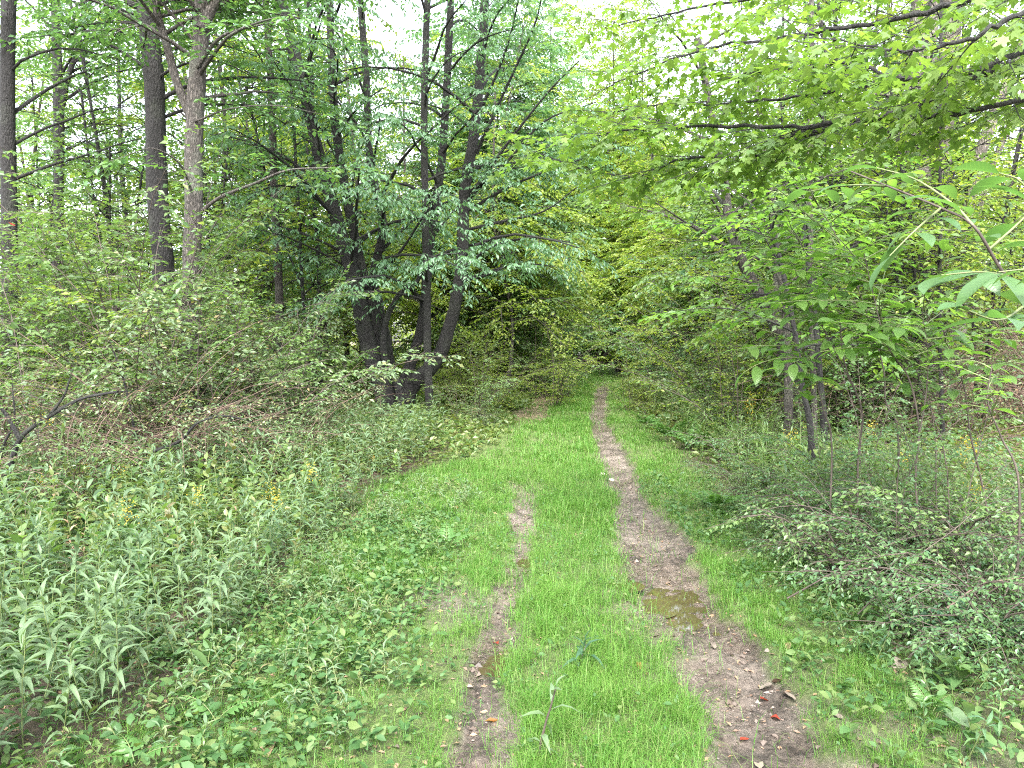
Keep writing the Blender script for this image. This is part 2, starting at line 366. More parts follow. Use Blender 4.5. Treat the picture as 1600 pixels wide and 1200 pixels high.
# ------------------------------------------------------------------ ground, ruts, puddles
def ground_mat():
    m, n, l, p, out = nodes_of('ground_soil')
    at = {}
    for k in ('mud', 'wet', 'green', 'litter'):
        a = n.new('ShaderNodeAttribute'); a.attribute_name = k; at[k] = a.outputs['Fac']
    tc = n.new('ShaderNodeTexCoord')
    def noise(s, d=6, r=.6):
        z = n.new('ShaderNodeTexNoise'); z.inputs['Scale'].default_value = s; z.inputs['Detail'].default_value = d; z.inputs['Roughness'].default_value = r
        l.new(tc.outputs['Object'], z.inputs['Vector']); return z.outputs[0]
    def mix(f, a, b):
        x = n.new('ShaderNodeMix'); x.data_type = 'RGBA'
        l.new(f, x.inputs[0]); l.new(a, x.inputs[6]); l.new(b, x.inputs[7]); return x.outputs[2]
    # leaf litter: small angular cells of differing brown
    vo = n.new('ShaderNodeTexVoronoi'); vo.inputs['Scale'].default_value = 22; vo.inputs['Randomness'].default_value = 1
    l.new(tc.outputs['Object'], vo.inputs['Vector'])
    sx = n.new('ShaderNodeSeparateColor'); l.new(vo.outputs['Color'], sx.inputs[0])
    lit = ramp(n, [(0, (.05, .035, .024)), (.4, (.11, .075, .05)), (.7, (.17, .12, .085)), (1, (.26, .19, .14))]); l.new(sx.outputs[0], lit.inputs[0])
    soil = ramp(n, [(.3, (.04, .03, .02)), (.7, (.10, .075, .05))]); l.new(noise(9), soil.inputs[0])
    grn = ramp(n, [(.3, (.045, .075, .02)), (.55, (.085, .13, .03)), (.75, (.10, .09, .05))]); l.new(noise(24), grn.inputs[0])
    mud = ramp(n, [(.38, (.028, .022, .017)), (.46, (.078, .063, .051)), (.55, (.145, .12, .10)), (.68, (.20, .17, .145))])
    nm = n.new('ShaderNodeMath'); nm.operation = 'MULTIPLY_ADD'; nm.inputs[1].default_value = .5
    l.new(noise(3.2), nm.inputs[0]); 
    hm = n.new('ShaderNodeMath'); hm.operation = 'MULTIPLY'; hm.inputs[1].default_value = .5; l.new(noise(26, 8, .65), hm.inputs[0]); l.new(hm.outputs[0], nm.inputs[2])
    l.new(nm.outputs[0], mud.inputs[0])
    c = mix(at['litter'], soil.outputs[0], lit.outputs[0])
    c = mix(at['green'], c, grn.outputs[0])
    c = mix(at['mud'], c, mud.outputs[0])
    dk = n.new('ShaderNodeMix'); dk.data_type = 'RGBA'; dk.blend_type = 'MULTIPLY'; dk.inputs[7].default_value = (.72, .68, .64, 1)
    l.new(at['wet'], dk.inputs[0]); l.new(c, dk.inputs[6])
    l.new(dk.outputs[2], p.inputs['Base Color'])
    rr = n.new('ShaderNodeMapRange'); rr.inputs[3].default_value = .55; rr.inputs[4].default_value = .12; l.new(at['wet'], rr.inputs[0])
    l.new(rr.outputs[0], p.inputs['Roughness']); p.inputs['Specular IOR Level'].default_value = .5
    bp = n.new('ShaderNodeBump'); bp.inputs['Strength'].default_value = 1.0; bp.inputs['Distance'].default_value = .035
    l.new(noise(38, 10, .75), bp.inputs['Height']); l.new(bp.outputs[0], p.inputs['Normal'])
    return m
M['ground'] = ground_mat()
def grow(a, b, s, g):
    o = []; x = a
    while x < b: o.append(x); x += s; s *= g
    return o
def make_ground():
    xs = np.array(sorted([-v for v in grow(2.25, 260, .06, 1.13)]) + list(np.arange(-2.2, 3.2, .026)) + grow(3.2, 260, .06, 1.13))
    ys = np.array(list(-np.array(grow(0, 200, .3, 1.3)))[::-1] + list(np.arange(.15, 2.4, .09)) + list(np.arange(2.4, 7, .024)) + list(np.arange(7, 14, .055)) + list(np.arange(14, 42, .16)) + grow(42, 420, .2, 1.12))
    X, Y = np.meshgrid(xs, ys)
    Z = H(X, Y)
    V = np.stack([X, Y, Z], -1).reshape(-1, 3)
    nx, ny = len(xs), len(ys)
    i = np.arange(ny - 1)[:, None] * nx + np.arange(nx - 1)[None]
    Q = np.stack([i, i + 1, i + nx + 1, i + nx], -1).reshape(-1, 4)
    mr, ml, li = masks(X, Y)
    mud = np.maximum(mr, ml).ravel()
    u, w = (X - xr(Y)), (X - xl(Y))
    bare = np.maximum(np.exp(-(((X - .75) / .4) ** 2 + ((Y - 4.3) / .7) ** 2)), np.exp(-(((X + .45) / .5) ** 2 + ((Y - 4.7) / .45) ** 2)))
    bare = np.maximum(bare, .8 * np.exp(-(((X - 1.5) / .5) ** 2 + ((Y - 3.0) / .7) ** 2)))
    mudc = np.maximum(mud, (.9 * bare * sm(.35, .6, fbm(X * 4, Y * 4, 44) + .15)).ravel())
    wet = (wetness(X, Y).ravel() * sm(.2, .6, mudc) + .5 * mud * sm(.35, .65, fbm(X * 2.5, Y * 1.8, 91)).ravel())
    green = ((1 - sm(1.0, 1.6, -w)) * (1 - sm(.7, 1.3, u)) * (1 - sm(30, 50, Y) * .5)).ravel()
    green = np.clip(green, 0, 1) * .9 * (1 - .8 * li.ravel())
    litter = np.clip(sm(1.2, 3, u).ravel() + .5 * sm(1.5, 4, -w).ravel() + li.ravel(), 0, 1)
    fm = mud[Q].mean(1)
    xc = V[Q].mean(1)
    rut = (fm > .5) & (xc[:, 1] < 42) & (xc[:, 1] > 1)
    isr = np.abs(xc[:, 0] - xr(xc[:, 1])) < np.abs(xc[:, 0] - xl(xc[:, 1]))
    for nm, sel in (('ground', ~rut), ('mud_track', rut & isr), ('mud_track', rut & ~isr)):
        q = Q[sel]; used, inv = np.unique(q, return_inverse=True)
        me = mk_mesh(nm, [(V[used], inv.reshape(-1, 4), 0, True)], [M['ground']])
        for k, a in (('mud', mudc), ('wet', wet), ('green', green), ('litter', litter)):
            at = me.attributes.new(k, 'FLOAT', 'POINT'); at.data.foreach_set('value', np.clip(a[used], 0, 1).astype(np.float32))
        o = link(nm, me); tag(o, kind='structure')
        if nm == 'mud_track':
            tag(o, 'wider wet brown mud rut worn along the right side of the grass' if isr[sel][0] else 'narrow broken mud rut worn along the left side of the grass', 'path')
make_ground()

def water_mat():
    m, n, l, p, out = nodes_of('puddle_water')
    tc = n.new('ShaderNodeTexCoord'); nz = n.new('ShaderNodeTexNoise'); nz.inputs['Scale'].default_value = 9; nz.inputs['Detail'].default_value = 3
    l.new(tc.outputs['Object'], nz.inputs['Vector'])
    rp = ramp(n, [(.35, (.038, .029, .015)), (.65, (.046, .036, .019))]); l.new(nz.outputs[0], rp.inputs[0]); l.new(rp.outputs[0], p.inputs['Base Color'])
    p.inputs['Roughness'].default_value = .02; p.inputs['Specular IOR Level'].default_value = .9
    bp = n.new('ShaderNodeBump'); bp.inputs['Strength'].default_value = .02; bp.inputs['Distance'].default_value = .006
    l.new(nz.outputs[0], bp.inputs['Height']); l.new(bp.outputs[0], p.inputs['Normal'])
    return m
M['water'] = water_mat()
PL = ['largest brown puddle lying in the right mud rut', 'small brown puddle low in the left mud rut near the camera', 'shallow puddle on the bare mud left of the largest puddle',
      'sliver of water between the grass strip and the largest puddle', 'thin film of water in the left rut above the small puddle']
for k, (a, b, sx, sy, d) in enumerate(PUD):
    th = np.arange(40) / 40 * 2 * math.pi
    rr = np.stack([a + 1.25 * sx * np.cos(th), b + 1.25 * sy * np.sin(th)], -1)
    g = np.stack(np.meshgrid(np.linspace(a - .8 * sx, a + .8 * sx, 15), np.linspace(b - .8 * sy, b + .8 * sy, 15)), -1).reshape(-1, 2)
    zz = np.percentile(H(g[:, 0], g[:, 1]), 55)
    V = np.vstack([[[a, b, zz]], np.column_stack([rr, np.full(40, zz)])]) - np.array([a, b, zz])
    F = np.array([(0, 1 + i, 1 + (i + 1) % 40) for i in range(40)])
    o = link('puddle', mk_mesh('puddle', [(V, F, 0, True)], [M['water']]), None, (a, b, zz))
    tag(o, PL[k], 'puddle', None, 'structure')

# ------------------------------------------------------------------ grass and low cover (stuff)
rng = np.random.default_rng(7)
def grass_prob(x, y):
    mr, ml, li = masks(x, y); u = x - xr(y); w = x - xl(y)
    n = fbm(x * 2.3, y * 1.9, 21)
    g = np.ones_like(x)
    lim = np.interp(y, [0, 5, 7, 8.8, 9.6, 10.6, 13, 20], [1.5, 1.45, 1.5, 1.75, 1.25, .62, .5, .5]) + .25
    left = np.where(y > 5.0, 1.0, .38 + .25 * (y < 3.6)) * sm(0, -.5, -w + .6 * (n - .5) - lim)
    g = np.where(w < 0, left, g)
    right = .6 * sm(1.15, .5, u + .9 * (n - .5)) + .12 * sm(2.4, 1.4, u)
    g = np.where(u > 0, right, g)
    bare = .85 * np.exp(-(((x - .75) / .36) ** 2 + ((y - 4.3) / .75) ** 2)) + .8 * np.exp(-(((x + .45) / .45) ** 2 + ((y - 4.7) / .4) ** 2)) + .6 * np.exp(-(((x - 1.5) / .5) ** 2 + ((y - 3.0) / .7) ** 2))
    g = g * (1 - np.clip(bare, 0, .9) * sm(.3, .55, n + .1)) * (1 - .97 * np.clip(mr * 1.2, 0, 1)) * (1 - .93 * ml) * (1 - .8 * li)
    clump = sm(.36, .6, fbm(x * 9, y * 9, 23, 2)); worn = sm(.40, .58, fbm(x * 1.7, y * 1.3, 29, 3))
    return np.clip(g * (.35 + .8 * n) * (.25 + .95 * clump) * (.45 + .65 * worn), 0, 1)
def make_grass():
    bands = [(1.2, 2.4, 4000, .003), (2.4, 4.2, 22000, .0022), (4.2, 6.5, 15000, .0028), (6.5, 10, 8000, .0042), (10, 16, 3000, .0075), (16, 26, 1000, .013), (26, 46, 300, .025)]
    P, Wd = [], []
    for y0, y1, rho, wd in bands:
        yc = (y0 + y1) / 2
        xa = min(float(xl(y0)), float(xl(y1))) - 2.2; xb = max(float(xr(y0)), float(xr(y1))) + 2.2
        n = int((y1 - y0) * (xb - xa) * rho)
        x = rng.uniform(xa, xb, n); y = rng.uniform(y0, y1, n)
        k = rng.random(n) < grass_prob(x, y)
        P.append(np.column_stack([x[k], y[k]])); Wd.append(np.full(k.sum(), wd))
    P = np.vstack(P); wd = np.concatenate(Wd) * rng.uniform(.7, 1.3, len(P)); n = len(P)
    z = H(P[:, 0], P[:, 1]) - .005
    pos = np.column_stack([P, z])
    tall = fbm(P[:, 0] * 1.7, P[:, 1] * 1.7, 55)
    u = P[:, 0] - xr(P[:, 1]); w = P[:, 0] - xl(P[:, 1])
    mid = ((w > 0) & (u < 0))
    h = rng.uniform(.03, .115, n) * (.2 + 1.0 * tall + .6 * fbm(P[:, 0] * 9, P[:, 1] * 9, 58, 2)) * np.where(mid, 1.2, .85)
    h = np.where(rng.random(n) < .03, h * 1.8, h)
    az = rng.uniform(0, 2 * math.pi, n); lean = np.abs(rng.normal(.85, .5, n))
    d = np.column_stack([np.cos(az), np.sin(az), np.zeros(n)]); s = np.column_stack([-np.sin(az), np.cos(az), np.zeros(n)])
    s = norm(s + .0)
    up = np.array([0, 0, 1.0])
    m = pos + up * (h * .6)[:, None] + d * (h * lean * .35)[:, None]
    t = pos + up * (h * (1 - .25 * np.clip(lean, 0, 1.4)))[:, None] + d * (h * lean)[:, None]
    V = np.stack([pos - s * wd[:, None] / 2, pos + s * wd[:, None] / 2, m - s * wd[:, None] * .4, m + s * wd[:, None] * .4, t], 1).reshape(-1, 3)
    o5 = np.arange(n)[:, None] * 5
    T = np.concatenate([o5 + np.array([[0, 1, 3]]), o5 + np.array([[0, 3, 2]]), o5 + np.array([[2, 3, 4]])])
    o = link('grass', mk_mesh('grass', [(V, T, 0, False)], [M['grass']])); tag(o, 'bright green short grass growing on and between the ruts', 'grass', None, 'stuff')
    print('grass blades', n)
make_grass()

def rosettes(P, nl, size, h, rng, t, droop=.35):
    """Small leafy tufts: nl leaves round each centre."""
    n = len(P); a = rng.uniform(0, 2 * math.pi, (n, nl)); el = rng.uniform(.05, .95, (n, nl))
    d = np.stack([np.cos(a) * np.cos(el), np.sin(a) * np.cos(el), np.sin(el) - droop * .5], -1)
    hh = np.broadcast_to(np.asarray(h, float), (n,))
    pos = P[:, None] + np.stack([np.cos(a), np.sin(a), np.zeros_like(a)], -1) * (.02 + .3 * hh[:, None, None] * rng.random((n, nl, 1)) ** .7)
    pos[..., 2] += hh[:, None] * rng.uniform(.2, 1, (n, nl))
    nr = np.array([0, 0, 1.0]) + rng.normal(0, .45, (n, nl, 3))
    sz = np.asarray(size) * np.ones(n)
    return frames(pos.reshape(-1, 3), d.reshape(-1, 3), nr.reshape(-1, 3), (sz[:, None] * rng.uniform(.6, 1.25, (n, nl))).reshape(-1))
def scatter(n, xa, xb, ya, yb, prob, rng):
    x = rng.uniform(xa, xb, n); y = rng.uniform(ya, yb, n)
    k = rng.random(n) < prob(x, y)
    return x[k], y[k]
def make_cover():
    r = np.random.default_rng(11)
    x, y = scatter(9500, -5.2, .2, 1.6, 7.0, lambda x, y: sm(.35, .75, -(x - xl(y)) + .3 * fbm(x * 3, y * 3, 2) - .1) * (.55 + .6 * sm(.35, .6, fbm(x * 2, y * 2, 66))) * .8, r)
    x2, y2 = scatter(2600, 1.2, 4.5, 2.3, 7.5, lambda x, y: sm(.45, 1.0, (x - xr(y)) + .3 * fbm(x * 3, y * 3, 4) - .1) * .55, r)
    x3, y3 = scatter(3800, -1.4, 2.2, 2.2, 9, lambda x, y: .5 * (grass_prob(x, y) < .55) * (1 - np.maximum(*masks(x, y)[:2])), r)
    x, y = np.concatenate([x, x2, x3]), np.concatenate([y, y2, y3])
    P = np.column_stack([x, y, H(x, y)])
    F = rosettes(P, 7, r.choice([.022, .032, .045, .055], len(P)) * np.where(np.abs(x - .5) < .9, .6, 1), r.uniform(.03, .13, len(P)), r, T_OVAL)
    V, T = put_leaves(T_OVAL, F)
    o = link('ground_cover', mk_mesh('ground_cover', [(V, T, 0, True)], [M['cover']])); tag(o, 'small leaved creeping plants covering the verge beside the ruts', 'ground cover', None, 'stuff')
    # taller soft herbs further along both verges
    x, y = scatter(34000, -9, 9.5, 5.5, 30, lambda x, y: np.maximum(sm(-.05, .6, -(x - xl(y)) - np.interp(y, [5, 8.8, 9.6, 10.6, 13], [1.35, 1.7, 1.2, .6, .45]) + .7 * (fbm(x, y, 14) - .5)), sm(.75, 1.5, (x - xr(y)) + .9 * (fbm(x, y, 15) - .5)) * sm(9.5, 5.0, x)) * (np.abs(x) < .72 * y + .5), r)
    P = np.column_stack([x, y, H0(x, y)])
    hh = r.uniform(.12, .5, len(P)) * (.5 + fbm(x * .8, y * .8, 33))
    hh *= np.clip(np.maximum(-(x - xl(y)) - np.interp(y, [9, 11], [1.0, .4]), (x - xr(y)) - .5) * .8, .2, 1)
    F = rosettes(P, 7, .055 + .0035 * y, hh, r, T_DIA)
    V, T = put_leaves(T_DIA, F)
    o = link('undergrowth', mk_mesh('undergrowth', [(V, T, 0, False)], [M['under']])); tag(o, 'tangled mixed green herbs filling the verges further along the trail', 'undergrowth', None, 'stuff')
    x, y = scatter(22000, -34, 40, 14, 62, lambda x, y: np.maximum(sm(1.6, 3.0, -(x - xl(y))), sm(1.2, 2.6, (x - xr(y)))) * (np.abs(x) < .75 * y + 2) * np.where(x > 6, .5, 1), r)
    P = np.column_stack([x, y, H0(x, y)])
    F = rosettes(P, 6, .10 + .0045 * y, r.uniform(.2, 1.0, len(P)) * (.3 + 1.2 * fbm(x * .3, y * .3, 35)), r, T_DIA)
    V, T = put_leaves(T_DIA, F)
    o = link('woodland_undergrowth', mk_mesh('woodland_undergrowth', [(V, T, 0, False)], [M['under']])); tag(o, 'low green growth on the floor of the woods behind the verges', 'undergrowth', None, 'stuff')
    # dead leaves lying on the bank and under the shrubs
    x, y = scatter(16000, -8, 16, 2.4, 26, lambda x, y: np.maximum(sm(1.0, 2.5, x - xr(y)), .35 * sm(1.0, 2.2, -(x - xl(y)))) * (np.abs(x) < .72 * y + .6), r)
    P = np.column_stack([x, y, H(x, y) + .012]); n = len(P)
    a = r.uniform(0, 6.28, n)
    F = frames(P, np.column_stack([np.cos(a), np.sin(a), r.normal(0, .25, n)]), np.array([0, 0, 1.0]) + r.normal(0, .3, (n, 3)), r.uniform(.05, .11, n) * (1 + .02 * y))
    V, T = put_leaves(T_OVAL, F)
    o = link('leaf_litter', mk_mesh('leaf_litter', [(V, T, 0, False)], [M['brownleaf']])); tag(o, 'dead brown leaves lying under the shrubs and on the right bank', 'leaf litter', None, 'stuff')
make_cover()

# ------------------------------------------------------------------ growing branches
UP = np.array([0, 0, 1.0])
def ramify(rng, pts, L):
    """Side shoots and leafy twigs along one branch. Returns (shoot starts, shoot ends, twig origins, twig directions, twig lengths)."""
    seg = np.linalg.norm(np.diff(pts, axis=0), axis=1); cum = np.concatenate([[0], np.cumsum(seg)]); tot = cum[-1]
    m = max(2, int(tot * (1 - L.get('bare', .2)) / L['sub']))
    t = np.linspace(L.get('bare', .2), 1, m) + rng.uniform(-.02, .02, m); t = np.clip(t, 0, .999)
    o = np.stack([np.interp(t * tot, cum, pts[:, k]) for k in range(3)], -1)
    o2 = np.stack([np.interp(np.clip(t + .04, 0, 1) * tot, cum, pts[:, k]) for k in range(3)], -1)
    ld = norm(o2 - o + 1e-6); ld[-1] = norm(pts[-1] - pts[-2])
    side = norm(np.cross(ld, UP) + 1e-4); sg = np.where(np.arange(m) % 2 == 0, 1.0, -1.0)
    a = R(1) * rng.uniform(*L.get('fork', (35, 70)), m); a[-1] = 0
    roll = rng.normal(0, L.get('roll', .35), m)
    sd = ld * np.cos(a)[:, None] + (side * (sg * np.cos(roll))[:, None] + UP * np.sin(roll)[:, None]) * np.sin(a)[:, None] + UP * L.get('lift', .05)
    sd = norm(sd); sl = L['sublen'] * (1 - .45 * t) * rng.uniform(.6, 1.25, m)
    e = o + sd * sl[:, None] - UP * (L.get('sag', .1) * sl)[:, None]
    sd = norm(e - o)
    K = L['twigs']
    tt = (np.arange(K)[None] + .7 + rng.uniform(-.25, .25, (m, K))) / K; tt = np.clip(tt, .05, 1)
    to = o[:, None] + (e - o)[:, None] * tt[..., None]
    s2 = norm(np.cross(sd, UP) + 1e-4)[:, None]; g2 = np.where(np.arange(K) % 2 == 0, 1.0, -1.0)[None] * np.ones((m, 1))
    b = R(1) * rng.uniform(25, 65, (m, K)); b[:, -1] = 0
    td = norm(sd[:, None] * np.cos(b)[..., None] + s2 * (g2 * np.sin(b))[..., None] + UP * rng.normal(-L.get('sag', .1), .2, (m, K))[..., None])
    tl = L['tw'] * rng.uniform(.6, 1.25, (m, K))
    return o, e, to.reshape(-1, 3), td.reshape(-1, 3), tl.reshape(-1)
def limb_path(rng, p, az, el, ln, droop, n=7, wob=.08):
    pts = [np.array(p, float)]; e = el; a = az; st = ln / (n - 1)
    for k in range(n - 1):
        pts.append(pts[-1] + st * np.array([math.cos(a) * math.cos(e), math.sin(a) * math.cos(e), math.sin(e)]))
        e -= droop / (n - 1); e += rng.normal(0, wob); a += rng.normal(0, wob * 1.4)
    return np.array(pts)
def limbs_of(rng, pts, rad, L):
    out = []; n = L['n']; cum = np.linspace(0, 1, len(pts)); a0 = rng.uniform(0, 6.28)
    for i in range(n):
        f = L['t0'] + (L['t1'] - L['t0']) * (i + rng.random() * .8) / n
        p = np.array([np.interp(f, cum, pts[:, k]) for k in range(3)]); r = float(np.interp(f, cum, rad))
        az = a0 + i * 2.4 + rng.normal(0, .3)
        if 'az' in L and rng.random() < L.get('azp', .7): az = R(rng.choice(L['az'])) + rng.normal(0, .5)
        g = (f - L['t0']) / max(L['t1'] - L['t0'], .01)
        ln = (L['len0'] * (1 - g) + L['len1'] * g) * rng.uniform(.7, 1.2)
        el = R(rng.normal(L['el'] + 14 * g, 9))
        P = limb_path(rng, p, az, el, ln, R(L['droop']))
        out.append((P, min(r * .55, .006 + .011 * ln)))
    return out
def taper(r0, r1, n, p=1.0): return r0 + (r1 - r0) * np.linspace(0, 1, n) ** p
class Crown:
    def __init__(s): s.T = []; s.sub = []
    def add(s, res): s.sub.append(res[:2]); s.T.append(res[2:])
    def frames(s, L, rng):
        o, d, l = (np.concatenate([t[k] for t in s.T]) for k in range(3))
        return leaves_on(o, d, l, L['leaves'], L['size'], rng, L.get('spread', 55), L.get('ldroop', .2), L.get('hang', .3), L.get('tilt', .35))
    def wood(s, W, r0=.006, twigs=True):
        for o, e in s.sub: W.twigs(o, e, r0, r0 * .4)
        if twigs:
            for o, d, l in s.T: W.twigs(o, o + d * l[:, None], r0 * .4, r0 * .2)
def tree(label, stems, L, bark, leaf, name='tree', cat='tree', group=None, extra=(), hero=True, tmpl=None, seed=0, limb_stems=None, twigs=True, sides=10, crown_name='crown', trunk_name='trunk', link_it=True, r_sub=.006):
    """stems: (control points, base radius, top radius). Each stem is a trunk, each main limb a branch, all the small leaves one crown."""
    rng = np.random.default_rng(seed); tmpl = tmpl or T_DIA
    P0 = np.asarray(stems[0][0][0], float); base = np.array([P0[0], P0[1], hz(P0[0], P0[1]) if link_it else 0])
    root = thing(name, label, cat, base, group)
    paths = []
    for ctrl, r0, r1 in stems:
        n = max(8, 5 * len(ctrl)); pts = spline(ctrl, n); f = np.linspace(0, 1, n)
        rad = taper(r0, r1, n, .9) * (1 + (.45 if pts[0, 2] < base[2] + .4 else 0) * np.exp(-f * 16)); paths.append((pts, rad))
        W = Wood(); W.tube(pts, rad, sides if r0 > .03 else 6, .045, rng)
        link(trunk_name, mk_mesh(trunk_name, [W.chunk(0, base)], [M[bark]]), root)
    C = Crown(); loose = Wood()
    LM = []
    for k in (range(len(paths)) if limb_stems is None else limb_stems): LM += limbs_of(rng, *paths[k], L)
    for ctrl, r0 in extra: LM.append((spline(ctrl, 4 * len(ctrl)), r0))
    for pts, r0 in LM:
        res = ramify(rng, pts, L); C.add(res)
        W = Wood() if hero else loose
        W.tube(pts, taper(r0, r0 * .25, len(pts)), 5)
        if hero:
            W.twigs(res[0], res[1], r_sub * .9, r_sub * .4)
            if twigs: W.twigs(res[2], res[2] + res[3] * res[4][:, None], r_sub * .4, r_sub * .2)
            link('branch', mk_mesh('branch', [W.chunk(0, base)], [M[bark]]), root)
        else: loose.twigs(res[0], res[1], r_sub, r_sub * .4)
    V, T = put_leaves(tmpl, C.frames(L, rng))
    ch = [(V - base, T, 0, False)]
    mats = [M[leaf]]
    if not hero: ch.append(loose.chunk(1, base)); mats.append(M[bark])
    c = link(crown_name, mk_mesh(crown_name, ch, mats), root); tag(c, kind='stuff')
    return root
def pxpath(P, Y, dz=None):
    P = np.asarray(P, float); Y = np.broadcast_to(np.asarray(Y, float), (len(P),))
    return np.array([pt(a, b, y) for (a, b), y in zip(P, Y)])
def grounded(C):
    """Run a traced stem on down to the ground."""
    C = np.array(C); g = hz(C[0, 0], C[0, 1]) - .08
    if C[0, 2] > g + .15:
        d = C[0] - C[1]; x = C[0, :2] + d[:2] / max(abs(d[2]), .2) * min(C[0, 2] - g, .5) * .5
        C = np.vstack([[x[0], x[1], g], C])
    else: C[0, 2] = g
    return C
def trunk_px(P, Y, w0, w1, up=None):
    C = grounded(pxpath(P, Y)); Yb = float(np.mean(np.asarray(Y)))
    if up is not None and C[-1, 2] < up:
        d = C[-1] - C[-2]; d = d / max(d[2], .1); k = up - C[-1, 2]
        C = np.vstack([C, C[-1] + d * k * .5, C[-1] + d * k + np.array([.15, .1, 0])])
    return (C, w0 / 2 / FPX * Yb, w1 / 2 / FPX * Yb)

# ------------------------------------------------------------------ the trees one can tell apart
LH = dict(n=22, t0=.25, t1=1, len0=2.8, len1=1.6, el=28, droop=35, sub=.33, sublen=.9, twigs=5, tw=.36, leaves=7, size=.105, bare=.22, roll=.3, hang=.3)
LS = dict(LH, n=14, len0=1.7, len1=1.0, sublen=.6)
AWAY = dict(az=(90, 45, 135, 180, 0), azp=.85)
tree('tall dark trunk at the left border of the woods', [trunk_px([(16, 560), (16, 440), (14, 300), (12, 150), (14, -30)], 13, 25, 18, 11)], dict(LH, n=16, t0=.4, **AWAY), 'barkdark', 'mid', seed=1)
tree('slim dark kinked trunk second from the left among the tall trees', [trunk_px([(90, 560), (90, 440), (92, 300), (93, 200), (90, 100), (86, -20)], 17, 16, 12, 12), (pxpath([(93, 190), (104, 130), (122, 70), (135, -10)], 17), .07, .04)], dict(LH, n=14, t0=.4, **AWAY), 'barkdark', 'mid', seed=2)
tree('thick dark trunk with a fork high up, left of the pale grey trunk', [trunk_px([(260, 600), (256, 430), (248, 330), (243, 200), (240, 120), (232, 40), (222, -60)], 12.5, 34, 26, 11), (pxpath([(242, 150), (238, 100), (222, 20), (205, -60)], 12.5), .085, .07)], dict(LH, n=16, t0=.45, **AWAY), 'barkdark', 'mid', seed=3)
t4 = trunk_px([(300, 580), (300, 440), (302, 330), (303, 220), (308, 120), (316, 40), (318, -60)], 10.5, 30, 22, 10)
tree('pale grey trunk forking at the top of its bole, with a long arching low branch', [t4,
     (pxpath([(299, 185), (276, 128), (262, 75), (246, 20), (236, -50)], 10.5), .062, .045), (pxpath([(315, 45), (328, 20), (345, -15), (360, -60)], 10.4), .075, .055)],
     dict(LH, n=13, t0=.5, **AWAY), 'barklight', 'mid', seed=4,
     extra=[(pxpath([(311, 334), (343, 309), (400, 286), (450, 266), (520, 262)], [10.5, 10.3, 10, 9.8, 9.6]), .03), (pxpath([(308, 105), (340, 62), (380, 45), (455, 30)], [10.4, 10.2, 10, 9.6]), .03),
            (pxpath([(300, 300), (280, 255), (240, 232), (205, 240)], [10.4, 10, 9.7, 9.5]), .018), (pxpath([(304, 190), (360, 170), (430, 165), (500, 178)], [10.4, 10.2, 10, 9.8]), .014)])
tree('slim straight trunk standing alone between the pale grey trunk and the many stemmed clump', [trunk_px([(438, 590), (436, 455), (432, 370), (428, 280), (424, 150), (418, 40)], 15, 14, 9, 10)], dict(LS, t0=.3), 'bark', 'yellow', seed=5)
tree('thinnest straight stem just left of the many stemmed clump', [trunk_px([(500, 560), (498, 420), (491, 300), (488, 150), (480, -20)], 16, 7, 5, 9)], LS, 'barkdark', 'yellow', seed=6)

LC = dict(n=15, t0=.34, t1=1, len0=2.9, len1=1.8, el=30, droop=45, sub=.28, sublen=.85, twigs=5, tw=.36, leaves=8, size=.10, bare=.2, roll=.4, hang=.5, sag=.2, tilt=.5, az=(-90, -60, -120, 0), azp=.6)
clump = [trunk_px([(598, 600), (580, 560), (560, 470), (545, 410), (525, 340), (500, 250), (480, 160), (455, 60), (430, -40)], 14.6, 30, 11, 10),
         trunk_px([(606, 600), (592, 560), (580, 480), (565, 420), (540, 300), (525, 200), (518, 100), (515, -40)], 14.9, 22, 8, 10),
         trunk_px([(610, 602), (606, 550), (592, 480), (584, 430), (598, 350), (578, 250), (572, 120), (560, -40)], 15.2, 20, 7, 10),
         trunk_px([(630, 604), (646, 556), (662, 490), (672, 380), (690, 250), (700, 100), (706, -40)], 15.0, 20, 8, 10),
         trunk_px([(642, 606), (684, 560), (710, 480), (722, 400), (726, 300), (742, 200), (752, 90), (760, -40)], 14.8, 25, 10, 10),
         trunk_px([(622, 604), (600, 555), (604, 500), (626, 458), (650, 442), (668, 400)], 14.4, 13, 6)]
fan = [[(730, 330), (800, 290), (870, 262), (960, 232)], [(738, 300), (800, 215), (860, 140), (905, 95)], [(744, 240), (785, 150), (835, 40), (850, -30)], [(726, 360), (790, 345), (850, 330), (905, 290)],
       [(748, 180), (790, 80), (815, -20)], [(722, 420), (770, 385), (830, 372), (890, 378)], [(734, 300), (790, 255), (850, 190), (930, 160)], [(720, 440), (760, 430), (800, 412)],
       [(525, 340), (480, 300), (430, 290), (390, 310)], [(560, 460), (620, 400), (660, 340), (690, 300)]]
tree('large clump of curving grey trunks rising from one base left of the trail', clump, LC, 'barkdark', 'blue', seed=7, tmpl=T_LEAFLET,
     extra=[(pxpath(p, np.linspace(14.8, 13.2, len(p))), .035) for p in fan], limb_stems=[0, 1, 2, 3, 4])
tree('straight slender trunk standing in front of the many stemmed clump', [trunk_px([(672, 640), (668, 560), (667, 450), (664, 300), (663, 150), (668, 0), (672, -60)], 14.2, 13, 9, 9.5)], dict(LC, n=18, len0=2.2, t0=.3), 'barkdark', 'blue', seed=8, tmpl=T_LEAFLET)

